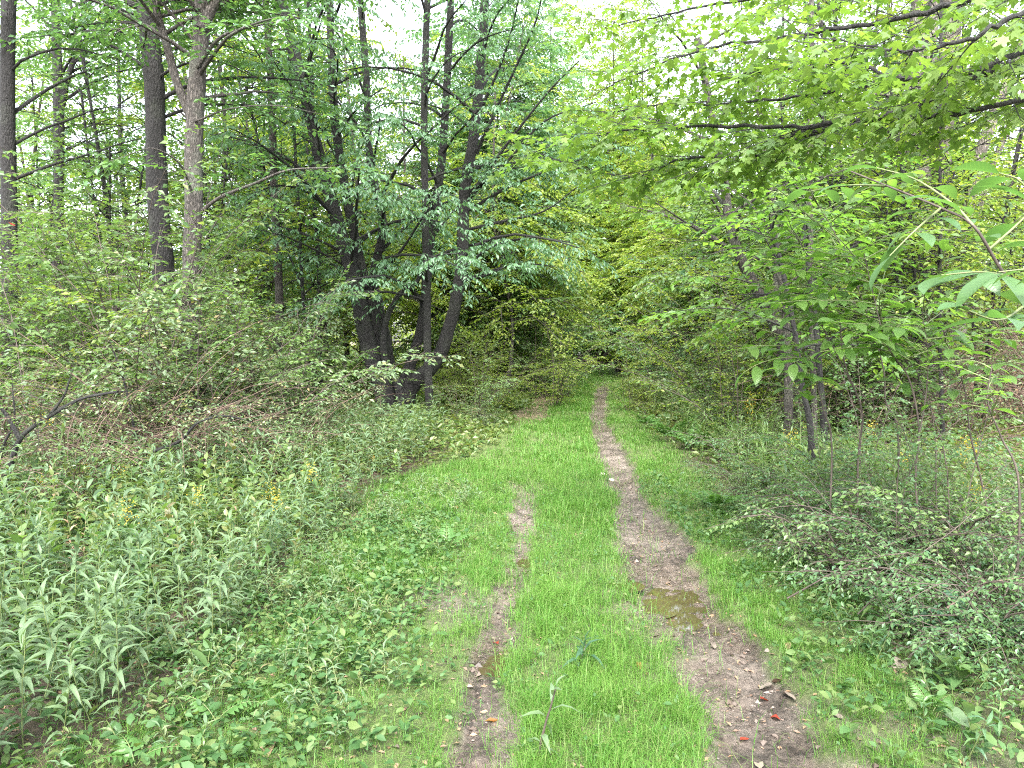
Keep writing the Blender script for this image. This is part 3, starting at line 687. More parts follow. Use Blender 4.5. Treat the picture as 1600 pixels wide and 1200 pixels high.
LR = dict(LH, n=14, len0=2.2, len1=1.4)
tree('dark trunk leaning left with a bare bend, on the right of the trail', [trunk_px([(1245, 640), (1225, 545), (1192, 470), (1160, 410), (1145, 370), (1138, 335), (1128, 260), (1110, 170), (1090, 60)], 11, 22, 11)], dict(LR, t0=.42), 'bark', 'maple', seed=9,
     extra=[(pxpath([(1146, 392), (1110, 372), (1060, 340), (1000, 300)], [11, 10.6, 10.2, 9.8]), .024), (pxpath([(1190, 484), (1150, 478), (1125, 465)], 10.8), .014)])
tree('broad pale old trunk with peeling bark on the right', [trunk_px([(1446, 600), (1436, 400), (1430, 260), (1440, 120), (1446, -40)], 14, 46, 36, 11), trunk_px([(1478, 600), (1472, 420), (1468, 280), (1478, 150), (1492, -40)], 14.1, 34, 26, 11)], dict(LH, n=9, t0=.5), 'barkpale', 'mid', seed=10)
tree('pale barked trunk leaning right, behind the broad pale old trunk', [trunk_px([(1490, 590), (1512, 330), (1545, 200), (1590, 90), (1630, -20)], 15, 20, 13, 11)], dict(LS, t0=.5), 'barkpale', 'mid', seed=11)
tree('thinner pale stem leaning right across the brown brush', [trunk_px([(1500, 560), (1530, 330), (1575, 200), (1640, 60)], 16, 10, 7, 10)], dict(LS, n=6, t0=.5), 'barkpale', 'mid', seed=12)
tree('thin pale upright pole right of the leaning dark trunk', [trunk_px([(1272, 640), (1268, 480), (1266, 330), (1266, 200), (1268, 0)], 10, 10, 7)], dict(LS, n=9, t0=.45), 'barklight', 'maple', seed=13)
tree('slim grey trunk directly behind the leaning dark trunk', [trunk_px([(1222, 600), (1214, 450), (1210, 330), (1195, 250), (1180, 120)], 12.5, 12, 8)], dict(LS, n=10, t0=.4), 'barklight', 'mid', seed=14)
tree('knobbly dark trunk under the large leaves right of the trail', [trunk_px([(1232, 610), (1230, 540), (1226, 470), (1212, 400), (1205, 330)], 9.6, 15, 9)], dict(LS, n=8, t0=.5, len0=1.3), 'bark', 'broad', seed=15)
tree('thin dark stem pair beside the fern bank, nearer one', [trunk_px([(1266, 668), (1254, 606), (1242, 520), (1222, 420), (1205, 350)], 8.2, 11, 6)], dict(LS, n=8, t0=.5, len0=1.2, len1=.8), 'barkdark', 'broad', seed=16)
tree('thin dark stem pair beside the fern bank, farther one', [trunk_px([(1287, 655), (1282, 600), (1274, 500), (1262, 410), (1255, 320)], 9.2, 12, 6)], dict(LS, n=8, t0=.5, len0=1.2, len1=.8), 'barkdark', 'broad', seed=17)

# ------------------------------------------------------------------ trees of the woods behind, copied from a few kinds
def trail_gap(x, y): return min(abs(x - float(xl(y))), abs(x - float(xr(y))))
def retint(root, leafmat):
    """Give a copied tree or shrub another leaf material (own mesh data, shared per kind and tint)."""
    for ch in root.children:
        me = ch.data
        if me and me.materials and me.materials[0] and me.materials[0].name.startswith('leaf'):
            key = (me.name.split('@')[0], leafmat)
            if key not in TINT:
                c = me.copy(); c.name = me.name.split('@')[0] + '@' + leafmat; c.materials[0] = M[leafmat]; TINT[key] = c
            ch.data = TINT[key]
TINT = {}
LB = dict(n=36, t0=.12, t1=1, len0=3.2, len1=1.4, el=24, droop=30, sub=.36, sublen=1.0, twigs=6, tw=.5, leaves=8, size=.16, bare=.15, roll=.35, hang=.3)
def wood_tree(seed, h, lean, L, bark, leaf, r=.11):
    rg = np.random.default_rng(seed)
    P = np.array([[0, 0, 0], [lean * .1 + rg.normal(0, .1), rg.normal(0, .1), h * .25], [lean * .4 + rg.normal(0, .15), rg.normal(0, .15), h * .55], [lean + rg.normal(0, .2), rg.normal(0, .2), h]])
    st = [(P, r, .025)]
    if rg.random() < .5:
        q = spline(P, 20)[7]; st.append((np.array([q, q + [.5, .1, h * .15], q + [1.0, .3, h * .42]]), r * .6, .02))
    return tree('woods tree', st, L, bark, leaf, seed=seed, hero=False, link_it=False, sides=7, r_sub=.012)
protos = [wood_tree(101, 12, .6, LB, 'barkdark', 'mid'), wood_tree(102, 13, -.8, dict(LB, n=26, t0=.25), 'bark', 'mid', .13), wood_tree(103, 10, 1.2, dict(LB, n=34, t0=.1, droop=45), 'bark', 'yellow', .08),
          wood_tree(104, 12, 0, dict(LB, n=22, t0=.35, len0=2.4), 'barkdark', 'bush', .12), wood_tree(105, 8, -.5, dict(LB, n=36, t0=.08, len0=2.6, droop=50), 'bark', 'blue', .07),
          wood_tree(106, 8.5, .7, dict(LB, n=22, t0=.3, len0=1.5, len1=.8, sublen=.6, twigs=4, leaves=6, size=.11), 'barkdark', 'bush', .035)]
protos.append(wood_tree(107, 9, 1.0, dict(LB, n=34, t0=.27, len0=2.7, len1=1.2, droop=65, size=.12), 'bark', 'yellow', .06))
protos.append(wood_tree(108, 25, .5, dict(LB, n=64, t0=.3, len0=5.0, len1=2.4, sub=.5, sublen=1.5, tw=.8, leaves=8, size=.23), 'bark', 'bush', .22))
used = set()
def place(protos, k, x, y, rz, s, label, group, leafmat=None):
    z = hz(x, y) - .05
    if k not in used:
        used.add(k); r = protos[k]; r.location = (x, y, z); r.rotation_euler = (0, 0, rz); r.scale = (s, s, s); r['label'] = label; r['group'] = group
    else: r = copy_tree(protos[k], (x, y, z), rz, s, label, group)
    if leafmat: retint(r, leafmat)
    return r
rgb = np.random.default_rng(21)
# photographed zones of the far woods: (px from, px to, depth from, depth to, count, kinds, tints, scale, label, group)
ZW = [(-60, 560, 20, 46, 21, (0, 1, 3), ('mid', 'bush', 'yellow'), (.85, 1.2), 'slender dark trunked tree of the airy left woods', 'trees of the airy left woods'),
      (560, 860, 19, 36, 7, (6, 2, 6), ('yellow', 'bush', 'yellow'), (.9, 1.2), 'leafy tree behind the many stemmed clump', 'trees behind the many stemmed clump'),
      (760, 890, 32, 48, 3, (2, 4), ('yellow', 'maple', 'yellow'), (1.0, 1.4), 'yellow green tree hanging over the far left of the trail', 'yellow green trees over the far trail'),
      (985, 1090, 30, 42, 2, (2, 4), ('blue', 'bush', 'yellow'), (1.1, 1.5), 'full crowned tree overhanging the far right of the trail', 'trees overhanging the far right of the trail'),
      (-40, 560, 15, 22, 10, (5,), ('bush', 'mid'), (.8, 1.15), 'thin stemmed young tree between the tall left trunks', 'young trees between the left trunks'),
      (1380, 1580, 9, 12.5, 5, (5,), ('yellow', 'maple'), (.6, .8), 'light leaved young tree before the pale old trunk', 'young trees before the pale old trunk'),
      (1090, 1560, 12, 18, 9, (5,), ('maple', 'bush'), (.8, 1.1), 'thin stemmed young tree right of the leaning trunk', 'young trees on the right'),
      (820, 1040, 48, 68, 13, (2, 4, 2), ('yellow', 'bush', 'yellow'), (1.2, 1.8), 'leafy tree closing the far end of the trail', 'trees at the end of the trail'),
      (985, 1250, 17, 40, 11, (2, 4, 1), ('blue', 'bush', 'yellow', 'yellow'), (.8, 1.1), 'full leafed tree right of the far trail', 'trees right of the far trail'),
      (1180, 1720, 17, 42, 17, (0, 1, 6), ('yellow', 'maple', 'bush'), (.85, 1.2), 'slender tree behind the pale old trunk', 'trees of the right woods')]
ORD = 'first second third fourth fifth sixth seventh eighth ninth tenth eleventh twelfth thirteenth fourteenth fifteenth sixteenth seventeenth eighteenth nineteenth twentieth'.split() + ['twenty-' + w for w in 'first second third fourth fifth sixth seventh eighth ninth'.split()]
def rank_labels(objs, lab):
    """Tell the members of a row apart by their order in the view."""
    objs = sorted(objs, key=lambda o: o.location.x / max(o.location.y, .1)); n = len(objs)
    for i, o in enumerate(objs):
        o['label'] = lab + ', ' + ('leftmost' if i == 0 else 'rightmost' if i == n - 1 else ORD[i] + ' from the left' if i < n / 2 else ORD[n - 1 - i] + ' from the right')
for a, b, y0, y1, n, kinds, tints, sc_, lab, grp in ZW:
    row = []
    for i in range(n):
        for _ in range(20):
            y = y0 + (y1 - y0) * ((i + rgb.random()) / n); x = xat(rgb.uniform(a, b), y)
            if trail_gap(x, y) > 2.4 or y > 52: break
        k = int(rgb.choice(kinds))
        row.append(place(protos, k, x, y, rgb.uniform(0, 6.28), rgb.uniform(*sc_), lab, grp, str(rgb.choice(tints))))
    rank_labels(row, lab)

for px_, y_, k_, s_, tint, lab_ in ((1012, 52, 7, .95, 'bush', 'tallest crown showing above the end of the trail, on the right'), (868, 57, 7, 1.0, 'blue', 'tall soft crown above the end of the trail, on the left'), (940, 66, 7, 1.05, 'yellow', 'tall crown straight above the end of the trail'),
   (792, 21, 6, 1.0, 'yellow', 'bright yellow green tree leaning over the left edge of the trail past the clump'), (470, 27, 7, .68, 'mid', 'tall full crowned tree behind the slim straight trunk'), (745, 26, 7, .68, 'blue', 'tall tree whose pale crown rises right of the stemmed clump'),
   (868, 40, 7, .74, 'yellow', 'tall light crown hanging over the far trail from the left'), (968, 39, 7, .72, 'yellow', 'tall light crown hanging over the far trail from the right'),
   (838, 29, 6, 1.15, 'yellow', 'yellow green tree farther along the left edge of the trail'), (1015, 34, 6, 1.2, 'maple', 'light green tree leaning over the right edge of the far trail')):
    place(protos, k_, xat(px_, y_), y_, 1.3 * k_ + px_, s_, lab_, None, tint)
# far-off forest that reads as one mass
def far_woods():
    r = np.random.default_rng(5)
    n = 60000; y = r.uniform(58, 95, n); x = (r.uniform(-150, 1750, n) - 800) / FPX * y
    top = 4 + 16 * fbm(x * .07, y * .05, 3) * np.where(x < -6, .5, 1.35)
    z = r.random(n) ** .9 * top
    P = np.column_stack([x, y, z + H0(x, y)]); d = r.normal(size=(n, 3)); d[:, 2] -= .4
    F = frames(P, d, UP + r.normal(0, .5, (n, 3)), r.uniform(.22, .45, n))
    V, T = put_leaves(T_DIA, F); W = Wood()
    m = 260; yy = r.uniform(56, 95, m); xx = (r.uniform(-150, 1750, m) - 800) / FPX * yy; o = np.column_stack([xx, yy, H0(xx, yy)])
    W.twigs(o, o + np.column_stack([r.normal(0, .6, m), r.normal(0, .6, m), r.uniform(7, 16, m)]), .16, .06)
    o = link('distant_woods', mk_mesh('distant_woods', [(V, T, 0, False), W.chunk(1)], [M['yellow'], M['barkdark']])); tag(o, 'far off forest behind everything, read as one green mass', 'woods', None, 'stuff')
far_woods()

# ------------------------------------------------------------------ shrubs and thickets
def shrub(seed, h, spread, nst, L, stem_mat, leaf, name='bush', cat='bush', arch=50, sz_r=.010, tmpl=T_DIA):
    rg = np.random.default_rng(seed); C = Crown(); W = Wood()
    root = thing(name, 'bush', cat, (0, 0, 0))
    for i in range(nst):
        a = i * 2.4 + rg.normal(0, .4)
        p = np.array([math.cos(a), math.sin(a), 0]) * rg.uniform(.03, .22)
        P = limb_path(rg, p, a, R(rg.uniform(90 - spread, 88)), h * rg.uniform(.75, 1.2), R(arch * rg.uniform(.5, 1.3)), 8, .1)
        W.tube(P, taper(sz_r * rg.uniform(.7, 1.3), .003, 8), 5)
        res = ramify(rg, P, L); C.add(res); W.twigs(res[0], res[1], sz_r * .35, .002); W.twigs(res[2], res[2] + res[3] * res[4][:, None], .0022, .0012)
    link('stem', mk_mesh('stem', [W.chunk(0)], [M[stem_mat]]), root)
    V, T = put_leaves(tmpl, C.frames(L, rg))
    tag(link('foliage', mk_mesh('foliage', [(V, T, 0, False)], [M[leaf]]), root), kind='stuff')
    return root
LSH = dict(sub=.15, sublen=.42, twigs=4, tw=.2, leaves=6, size=.062, bare=.12, roll=.5, sag=.15, hang=.3, tilt=.45)
shrubs = [shrub(201, 1.9, 40, 9, LSH, 'twig', 'bush'), shrub(202, 2.4, 30, 8, dict(LSH, sublen=.5, size=.07), 'twig', 'bush'), shrub(203, 1.4, 55, 10, dict(LSH, size=.05), 'twig', 'bush', arch=80),
          shrub(204, 3.3, 28, 8, dict(LSH, sublen=.7, tw=.3, sub=.2, size=.085), 'twig', 'bush'),
          shrub(205, 1.7, 60, 30, dict(LSH, sub=.2, sublen=.28, twigs=2, leaves=4, size=.04, bare=.3), 'cane', 'thicket', 'thicket', 'thicket', arch=95, sz_r=.006),
          shrub(206, 2.0, 50, 26, dict(LSH, sub=.22, sublen=.35, twigs=2, leaves=3, size=.042, bare=.3), 'cane', 'thicket', 'thicket', 'thicket', arch=85, sz_r=.007)]
used.clear()
ZS = [ # px range, depth range, count, kinds, tints, scale, label, group
    (-60, 330, 6.8, 9.5, 8, (4, 5), ('thicket', 'bush'), (.75, 1.0), 'brown thicket of arching canes on the left verge', 'tangled thickets on the left verge'),
    (200, 520, 7.8, 12, 6, (4, 5), ('bush', 'thicket'), (.6, .85), 'low brown and green thicket behind the tall weeds', 'low thickets behind the tall weeds'),
    (-80, 300, 9, 13, 18, (0, 1, 3), ('bush', 'bush', 'yellow'), (1.0, 1.3), 'leafy green bush below the tall dark trunks', 'bushes below the tall dark trunks'),
    (160, 450, 8.2, 12, 17, (0, 1, 2), ('bush', 'thicket', 'bush'), (.75, 1.1), 'green bush round the pale grey trunk', 'bushes round the pale grey trunk'),
    (300, 490, 11, 19, 15, (0, 1, 3), ('bush', 'yellow', 'bush'), (.75, 1.1), 'bright green bush left of the many stemmed clump', 'bushes left of the many stemmed clump'),
    (540, 760, 12, 14.5, 10, (2, 0), ('bush', 'thicket'), (.25, .42), 'low bush at the foot of the stemmed clump', 'bushes at the foot of the clump'),
    (690, 880, 17, 32, 16, (0, 1, 3), ('mid', 'bush', 'yellow'), (.8, 1.4), 'bush spilling toward the trail past the clump', 'bushes lining the far left of the trail'),
    (690, 775, 14.2, 17, 7, (0, 1, 2), ('yellow', 'bush', 'yellow'), (.6, .95), 'light green bush just right of the stemmed clump', 'light bushes right of the clump'),
    (860, 1000, 44, 52, 9, (3, 1), ('bush', 'blue', 'mid'), (1.0, 1.6), 'bush at the bend where the trail disappears', 'bushes at the end of the trail'),
    (985, 1160, 19, 38, 15, (3, 1), ('blue', 'bush', 'blue'), (.9, 1.4), 'pale bluish green bush right of the far trail', 'bluish bushes right of the far trail'),
    (985, 1130, 15, 22, 9, (2, 0), ('yellow', 'yellow', 'bush'), (.5, .8), 'yellow green bush on the right verge', 'yellow green bushes on the right verge'),
    (1090, 1420, 10.5, 18, 17, (0, 1, 3), ('bush', 'yellow', 'bush'), (.85, 1.2), 'green bush under the leaning dark trunk', 'bushes under the leaning dark trunk'),
    (1400, 1720, 10, 15, 10, (4, 5), ('thicket', 'brownleaf', 'thicket'), (.95, 1.4), 'dry brown brush round the pale old trunk', 'dry brush round the pale old trunk'),
    (1380, 1700, 16, 26, 14, (1, 3), ('bush', 'yellow', 'maple'), (.9, 1.4), 'green bush up the right bank behind the dry brush', 'bushes up the right bank'),
    (1150, 1460, 6, 10, 20, (2, 2, 0), ('bush', 'bush', 'mid'), (.4, .68), 'knee high leafy bush on the right verge', 'low bushes on the right verge'),
    (1310, 1680, 3.9, 6.2, 22, (2, 2, 0), ('mid', 'bush', 'mid'), (.45, .76), 'dark low tangled bush close by on the right', 'dark low bushes near on the right')]
for a, b, y0, y1, n, kinds, tints, sc_, lab, grp in ZS:
    row = []
    for i in range(n):
        for _ in range(20):
            y = rgb.uniform(y0, y1); x = xat(a + (b - a) * ((i + rgb.random()) / n), y)
            if trail_gap(x, y) > (1.15 if y < 18 else 1.6) or y > 43: break
        row.append(place(shrubs, int(rgb.choice(kinds)), x, y, rgb.uniform(0, 6.28), rgb.uniform(*sc_), lab, grp, str(rgb.choice(tints))))
    rank_labels(row, lab)

# ------------------------------------------------------------------ maple boughs reaching in from the right
def leaf_mesh(t, mat, bend=0.0, name='leaf'):
    V, T = t; V = V.copy(); V[:, 2] -= bend * (V[:, 1] ** 2); V[:, 2] += .5 * bend * np.abs(V[:, 0])
    return mk_mesh(name, [(V, T, 0, True)], [M[mat]])
def leaf_objects(parent, F, meshes, base, rng, name='leaf'):
    pos, x, y, z, s = F
    for i in range(len(pos)):
        o = link(name, meshes[int(rng.integers(len(meshes)))], parent)
        m = Matrix.Identity(4)
        for k, v in enumerate((x[i], y[i], z[i])):
            for j in range(3): m[j][k] = v[j] * s[i]
        for j in range(3): m[j][3] = pos[i][j] - base[j]
        o.matrix_basis = m
def shown_largest(F, n):
    """Indices of the n leaves that show largest from the photograph's place, and of the rest."""
    pos, s = F[0], F[4]
    px = pos[:, 0] / pos[:, 1] * FPX + 800; py = 530 - (pos[:, 2] - CAM_H) / pos[:, 1] * FPX
    ok = (pos[:, 1] > .3) & (px > 0) & (px < 1600) & (py > 0) & (py < 1200)
    sc_ = np.where(ok, s / np.maximum(pos[:, 1], .3), 0); o = np.argsort(-sc_)
    return o[:n], o[n:]
def maple():
    rg = np.random.default_rng(61)
    base = np.array([4.6, 4.9, hz(4.6, 4.9)])
    root = thing('maple_tree', 'maple with dark boughs reaching in high across the trail from the right border', 'tree', base)
    W = Wood(); P = spline([base - [0, 0, .1], base + [-.05, 0, 1.6], base + [.05, .1, 3.5], base + [.1, .1, 6.5]], 16); W.tube(P, taper(.13, .06, 16), 10, .04, rg)
    link('trunk', mk_mesh('trunk', [W.chunk(0, base)], [M['barkdark']]), root)
    B = [([(1760, 60), (1600, 97), (1520, 117), (1475, 145), (1400, 175), (1300, 192), (1235, 198), (1150, 195), (1050, 200), (950, 208), (850, 232)], [4.6, 4.2, 4.1, 4.1, 4.2, 4.4, 4.6, 4.8, 5.1, 5.5, 5.9], .026),
         ([(1760, 120), (1600, 155), (1500, 175), (1425, 182), (1350, 187), (1300, 200), (1220, 230), (1130, 258), (1040, 262)], [4.7, 4.3, 4.3, 4.4, 4.5, 4.6, 4.8, 5.1, 5.4], .017),
         ([(1760, 45), (1600, 80), (1525, 110), (1425, 122), (1395, 117), (1300, 97), (1200, 110), (1120, 125)], [4.6, 4.0, 3.9, 3.9, 4.0, 4.3, 4.6, 5.0], .018),
         ([(1780, -60), (1620, -25), (1480, 10), (1350, 40), (1220, 60), (1090, 80), (960, 130)], [4.7, 4.2, 4.1, 4.3, 4.6, 5.0, 5.5], .02),
         ([(1780, -120), (1600, -90), (1420, -50), (1250, -15), (1100, 10), (960, 40)], [4.8, 4.4, 4.5, 4.8, 5.2, 5.8], .02),
         ([(1780, -40), (1640, 0), (1560, 40), (1480, 70), (1400, 80), (1300, 60)], [4.4, 3.6, 3.4, 3.4, 3.5, 3.7], .014),
         ([(1330, 190), (1230, 215), (1150, 240), (1060, 250), (1000, 275), (930, 270), (870, 250)], [4.5, 4.7, 4.9, 5.2, 5.5, 5.8, 6.1], .012),
         ([(1500, 120), (1380, 130), (1260, 150), (1140, 160), (1020, 165), (930, 180)], [4.1, 4.4, 4.7, 5.1, 5.5, 5.9], .012)]
    L = dict(sub=.13, sublen=.6, twigs=5, tw=.2, leaves=6, size=.074, bare=.1, roll=.22, sag=.12, lift=.0, fork=(40, 75))
    C = Crown()
    for c, Y, r in B:
        pts = spline(pxpath(c, Y), 36); res = ramify(rg, pts, L); C.add(res); W = Wood()
        W.tube(pts + rg.normal(0, .006, pts.shape), taper(r, .004, 36), 6, .06, rg); W.twigs(res[0], res[1], .004, .002); W.twigs(res[2], res[2] + res[3] * res[4][:, None], .0018, .001)
        link('branch', mk_mesh('branch', [W.chunk(0, base)], [M['barkdark']]), root)
    F = C.frames(dict(L, hang=.38, tilt=.38, ldroop=.3), rg)
    a, b = shown_largest(F, 300)
    leaf_objects(root, subF(F, a), [leaf_mesh(T_MAPLE, 'maple', k) for k in (0, .12, .25)], base, rg)
    V, T = put_leaves(T_MAPLE, subF(F, b)); tag(link('foliage', mk_mesh('foliage', [(V - base, T, 0, False)], [M['maple']]), root), kind='stuff')
    print('maple leaves', len(F[0]))
maple()

# ------------------------------------------------------------------ saplings with big leaves
def sapling(label, base, stems, sprays, size, seed, mat='broad', name='sapling'):
    rg = np.random.default_rng(seed); base = np.array([base[0], base[1], hz(*base)])
    root = thing(name, label, 'sapling', base); Fs = []
    for pts, r0 in stems:
        W = Wood(); P = spline(pts, 5 * len(pts)); W.tube(P, taper(r0, r0 * .4, len(P)), 7, .03, rg); link('stem', mk_mesh('stem', [W.chunk(0, base)], [M['twig']]), root)
    for pts, n, sz in sprays:                       # each spray a side shoot with two ranks of leaves
        P = spline(pts, 14); W = Wood(); W.tube(P, taper(.0045, .0018, 14), 5); link('shoot', mk_mesh('shoot', [W.chunk(0, base)], [M['greenstem']]), root)
        t = (np.arange(n) + .6) / n; i = np.clip((t * 13).astype(int), 0, 12); pos = P[i]; d = norm(P[i + 1] - P[i]); side = norm(np.cross(d, UP))
        sg = np.where(np.arange(n) % 2 == 0, 1, -1); a = R(58) + rg.normal(0, .2, n); a[-1] = .1
        y = d * np.cos(a)[:, None] + side * (sg * np.sin(a))[:, None] - UP * rg.normal(.12, .13, n)[:, None]
        Fs.append(frames(pos + y * .012, y, UP + rg.normal(0, .2, (n, 3)), sz * rg.uniform(.7, 1.15, n)))
    F = catF(Fs); a, b = shown_largest(F, 300)
    leaf_objects(root, subF(F, a), [leaf_mesh(T_BIG, mat, k) for k in (0, .08, .18)], base, rg)
    if len(b):
        V, T = put_leaves(T_BIG, subF(F, b)); tag(link('foliage', mk_mesh('foliage', [(V - base, T, 0, True)], [M[mat]]), root), kind='stuff')
rg = np.random.default_rng(77)
# nearest one: its stem comes in at the right border
sp = []
st = pxpath([(1640, 620), (1600, 478), (1560, 415), (1520, 352), (1470, 325), (1385, 290), (1330, 268)], [2.5, 2.3, 2.3, 2.3, 2.4, 2.6, 2.8])
b0 = np.array([1.95, 2.6]); st0 = np.vstack([[b0[0], b0[1], hz(*b0) - .05], st])
for c, Y, n, sz in [([(1520, 352), (1490, 320), (1430, 280), (1370, 262)], [2.3, 2.35, 2.5, 2.6], 8, .12), ([(1385, 290), (1320, 290), (1260, 300)], [2.6, 2.8, 3.0], 8, .12), ([(1570, 430), (1530, 425), (1470, 430)], [2.3, 2.2, 2.1], 6, .13),
                    ([(1600, 478), (1640, 380), (1600, 290), (1560, 270)], [2.3, 2.2, 2.1, 2.1], 8, .14), ([(1620, 520), (1660, 440), (1630, 420), (1560, 425)], [2.3, 2.1, 2.0, 2.0], 6, .14), ([(1470, 325), (1430, 360), (1390, 400)], [2.4, 2.3, 2.3], 6, .12),
                    ([(1545, 390), (1590, 350), (1640, 300)], [2.3, 2.4, 2.5], 6, .14), ([(1600, 478), (1560, 500), (1500, 480)], [2.3, 2.1, 2.0], 5, .15)]:
    sp.append((pxpath(c, Y), n, sz))
sapling('nearest large leaved sapling, its slanting stem and broad leaves entering at the right border', b0, [(st0, .0065)], sp, .15, 301, 'broaddark')
def auto_sprays(stem, n, ln, nl, sz, rg, az=None, t0=.35):
    out = []
    P = spline(stem, 40)
    for i in range(n):
        f = t0 + (1 - t0) * (i + rg.random()) / n; p = P[min(39, int(f * 39))]; a = i * 2.4 + rg.normal(0, .4)
        if az is not None and rg.random() < .6: a = R(az) + rg.normal(0, .7)
        out.append((limb_path(rg, p, a, R(rg.uniform(5, 38)), ln * rg.uniform(.6, 1.2), R(14), 6), nl, sz))
    return out
SAP = [('large leaved sapling with a forked slender stem right of the leaning dark trunk', [[(1442, 760), (1431, 675), (1412, 594), (1394, 540), (1372, 455), (1350, 395)], [(1434, 690), (1445, 630), (1450, 560), (1440, 480)]], 4.9, 22, .75, 9, .135, 302),
       ('large leaved sapling whose leaves hide the bent dark trunk', [[(1345, 720), (1338, 640), (1326, 560), (1300, 470), (1262, 400), (1230, 350)], [(1330, 600), (1290, 520), (1255, 460)]], 5.4, 13, .6, 9, .135, 303),
       ('low large leaved sapling spreading broad pale leaves over the right verge', [[(1300, 700), (1290, 640), (1262, 570), (1240, 530)]], 5.3, 10, .6, 7, .15, 304),
       ('large leaved sapling standing among the dry brush at the right', [[(1530, 760), (1520, 680), (1500, 600), (1480, 540), (1440, 480)]], 5.2, 10, .65, 8, .15, 305),
       ('slim large leaved sapling with leaves reaching left below the maple boughs', [[(1400, 690), (1392, 630), (1378, 560), (1330, 430), (1290, 340), (1260, 300)]], 5.9, 20, .85, 9, .14, 306),
       ('young sapling with drooping bright leaves on the right border', [[(1590, 760), (1575, 690), (1560, 620), (1550, 570)]], 4.2, 6, .35, 6, .1, 307)]
for lab, stems, Y, n, ln, nl, sz, seed in SAP:
    rg = np.random.default_rng(seed); S = []; sp = []
    for k, c in enumerate(stems):
        p = pxpath(c, Y); p = grounded(p) if k == 0 else p
        if k == 0:
            p[0, :2] = p[1, :2] + (p[1, :2] - p[2, :2]) * .8 + rg.normal(0, .06, 2); b = p[0, :2]; p[1:-1] += rg.normal(0, .02, p[1:-1].shape)
        S.append((p, .0075 if k == 0 else .005)); sp += auto_sprays(p, n if k == 0 else n // 2, ln, nl, sz, rg, 200, .58)
    sapling(lab, b, S, sp, sz, seed)

# ------------------------------------------------------------------ tall weeds of the left verge
def weed_frames(rg, h, n, size, P):
    t = np.linspace(.16, 1, n); i = np.clip((t * (len(P) - 1)).astype(int), 0, len(P) - 1)
    a = np.arange(n) * 2.4 + rg.normal(0, .3, n)
    el = R(1) * (rg.normal(22, 14, n) + 35 * np.clip(t - .75, 0, 1) / .25)
    y = np.stack([np.cos(a) * np.cos(el), np.sin(a) * np.cos(el), np.sin(el)], -1) + rg.normal(0, .12, (n, 3))
    sz = size * (.55 + .75 * np.sin(np.clip(t * 1.02, 0, 1) * math.pi * .86)) * rg.uniform(.8, 1.2, n)
    return frames(P[i], y, UP + rg.normal(0, .2, (n, 3)), sz)
WL = [leaf_mesh(T_LANCE, 'weed', k) for k in (0, .12, .28)]
def weed(seed, h, n, size, split, name='leafy_weed', flower=False, leaf='weed', tmpl=T_LANCE):
    rg = np.random.default_rng(seed); root = thing(name, 'weed', 'weed', (0, 0, 0))
    P = limb_path(rg, (0, 0, 0), rg.uniform(0, 6.28), R(rg.uniform(70, 88)), h, R(rg.uniform(-15, 35)), 9, .07)
    W = Wood(); W.tube(P, taper(.0042, .0016, 9), 5); link('stem', mk_mesh('stem', [W.chunk(0)], [M['greenstem']]), root)
    F = weed_frames(rg, h, n, size, spline(P, 40))
    if split: leaf_objects(root, F, WL, np.zeros(3), rg)
    else:
        V, T = put_leaves(tmpl, F); tag(link('foliage', mk_mesh('foliage', [(V, T, 0, True)], [M[leaf]]), root), kind='stuff')
    if flower:
        m = 60; o = P[-1] + rg.normal(0, .03, (m, 3)) + np.outer(rg.random(m) - .7, [0, 0, .12]); F = frames(o, rg.normal(size=(m, 3)), rg.normal(size=(m, 3)), .014 * np.ones(m))
        V, T = put_leaves(T_DIA, F); link('flower_head', mk_mesh('flower_head', [(V, T, 0, False)], [M['gold']]), root)
    return root
near = [weed(401 + k, (.78, .68, .86)[k], 24, .115, True) for k in range(3)]
wd = [weed(410 + k, (.8, .7, .9, .62, .75, .85)[k], (26, 22, 28, 20, 26, 30)[k], (.105, .115, .10, .11, .095, .10)[k], False) for k in range(6)] + [weed(420, .95, 28, .09, False, flower=True)] + [weed(421 + k, (.6, .7, .5)[k], (20, 26, 16)[k], (.075, .065, .085)[k], False, leaf=('bush', 'under', 'mid')[k], tmpl=T_OVAL) for k in range(3)] + [weed(425, .7, 14, .06, False, leaf='brownleaf')]
r = np.random.default_rng(17)
def left_weed(x, y):
    w = -(x - xl(y)); e = 1.45 + .35 * (fbm(x * .9, y * .9, 41) - .5) + .1 * np.clip(4 - y, 0, 2)
    return sm(e - .12, e + .35, w) * (x > -.95 * y - .9)
x, y = scatter(5600, -12.5, -.9, 1.6, 13, lambda x, y: left_weed(x, y) * np.where(y < 8, .8, .55) , r)
d = np.hypot(x, y) + 50 * ((x < -.68 * y - .05) | (y < 2.5)); o = np.argsort(d); x, y = x[o], y[o]
print('left weeds', len(x))
used.clear()
WLAB = ['tall narrow leaved weed standing at the very front of the pale green patch, lower left', 'one of the many leafy weeds crowding the left verge behind the front plants']
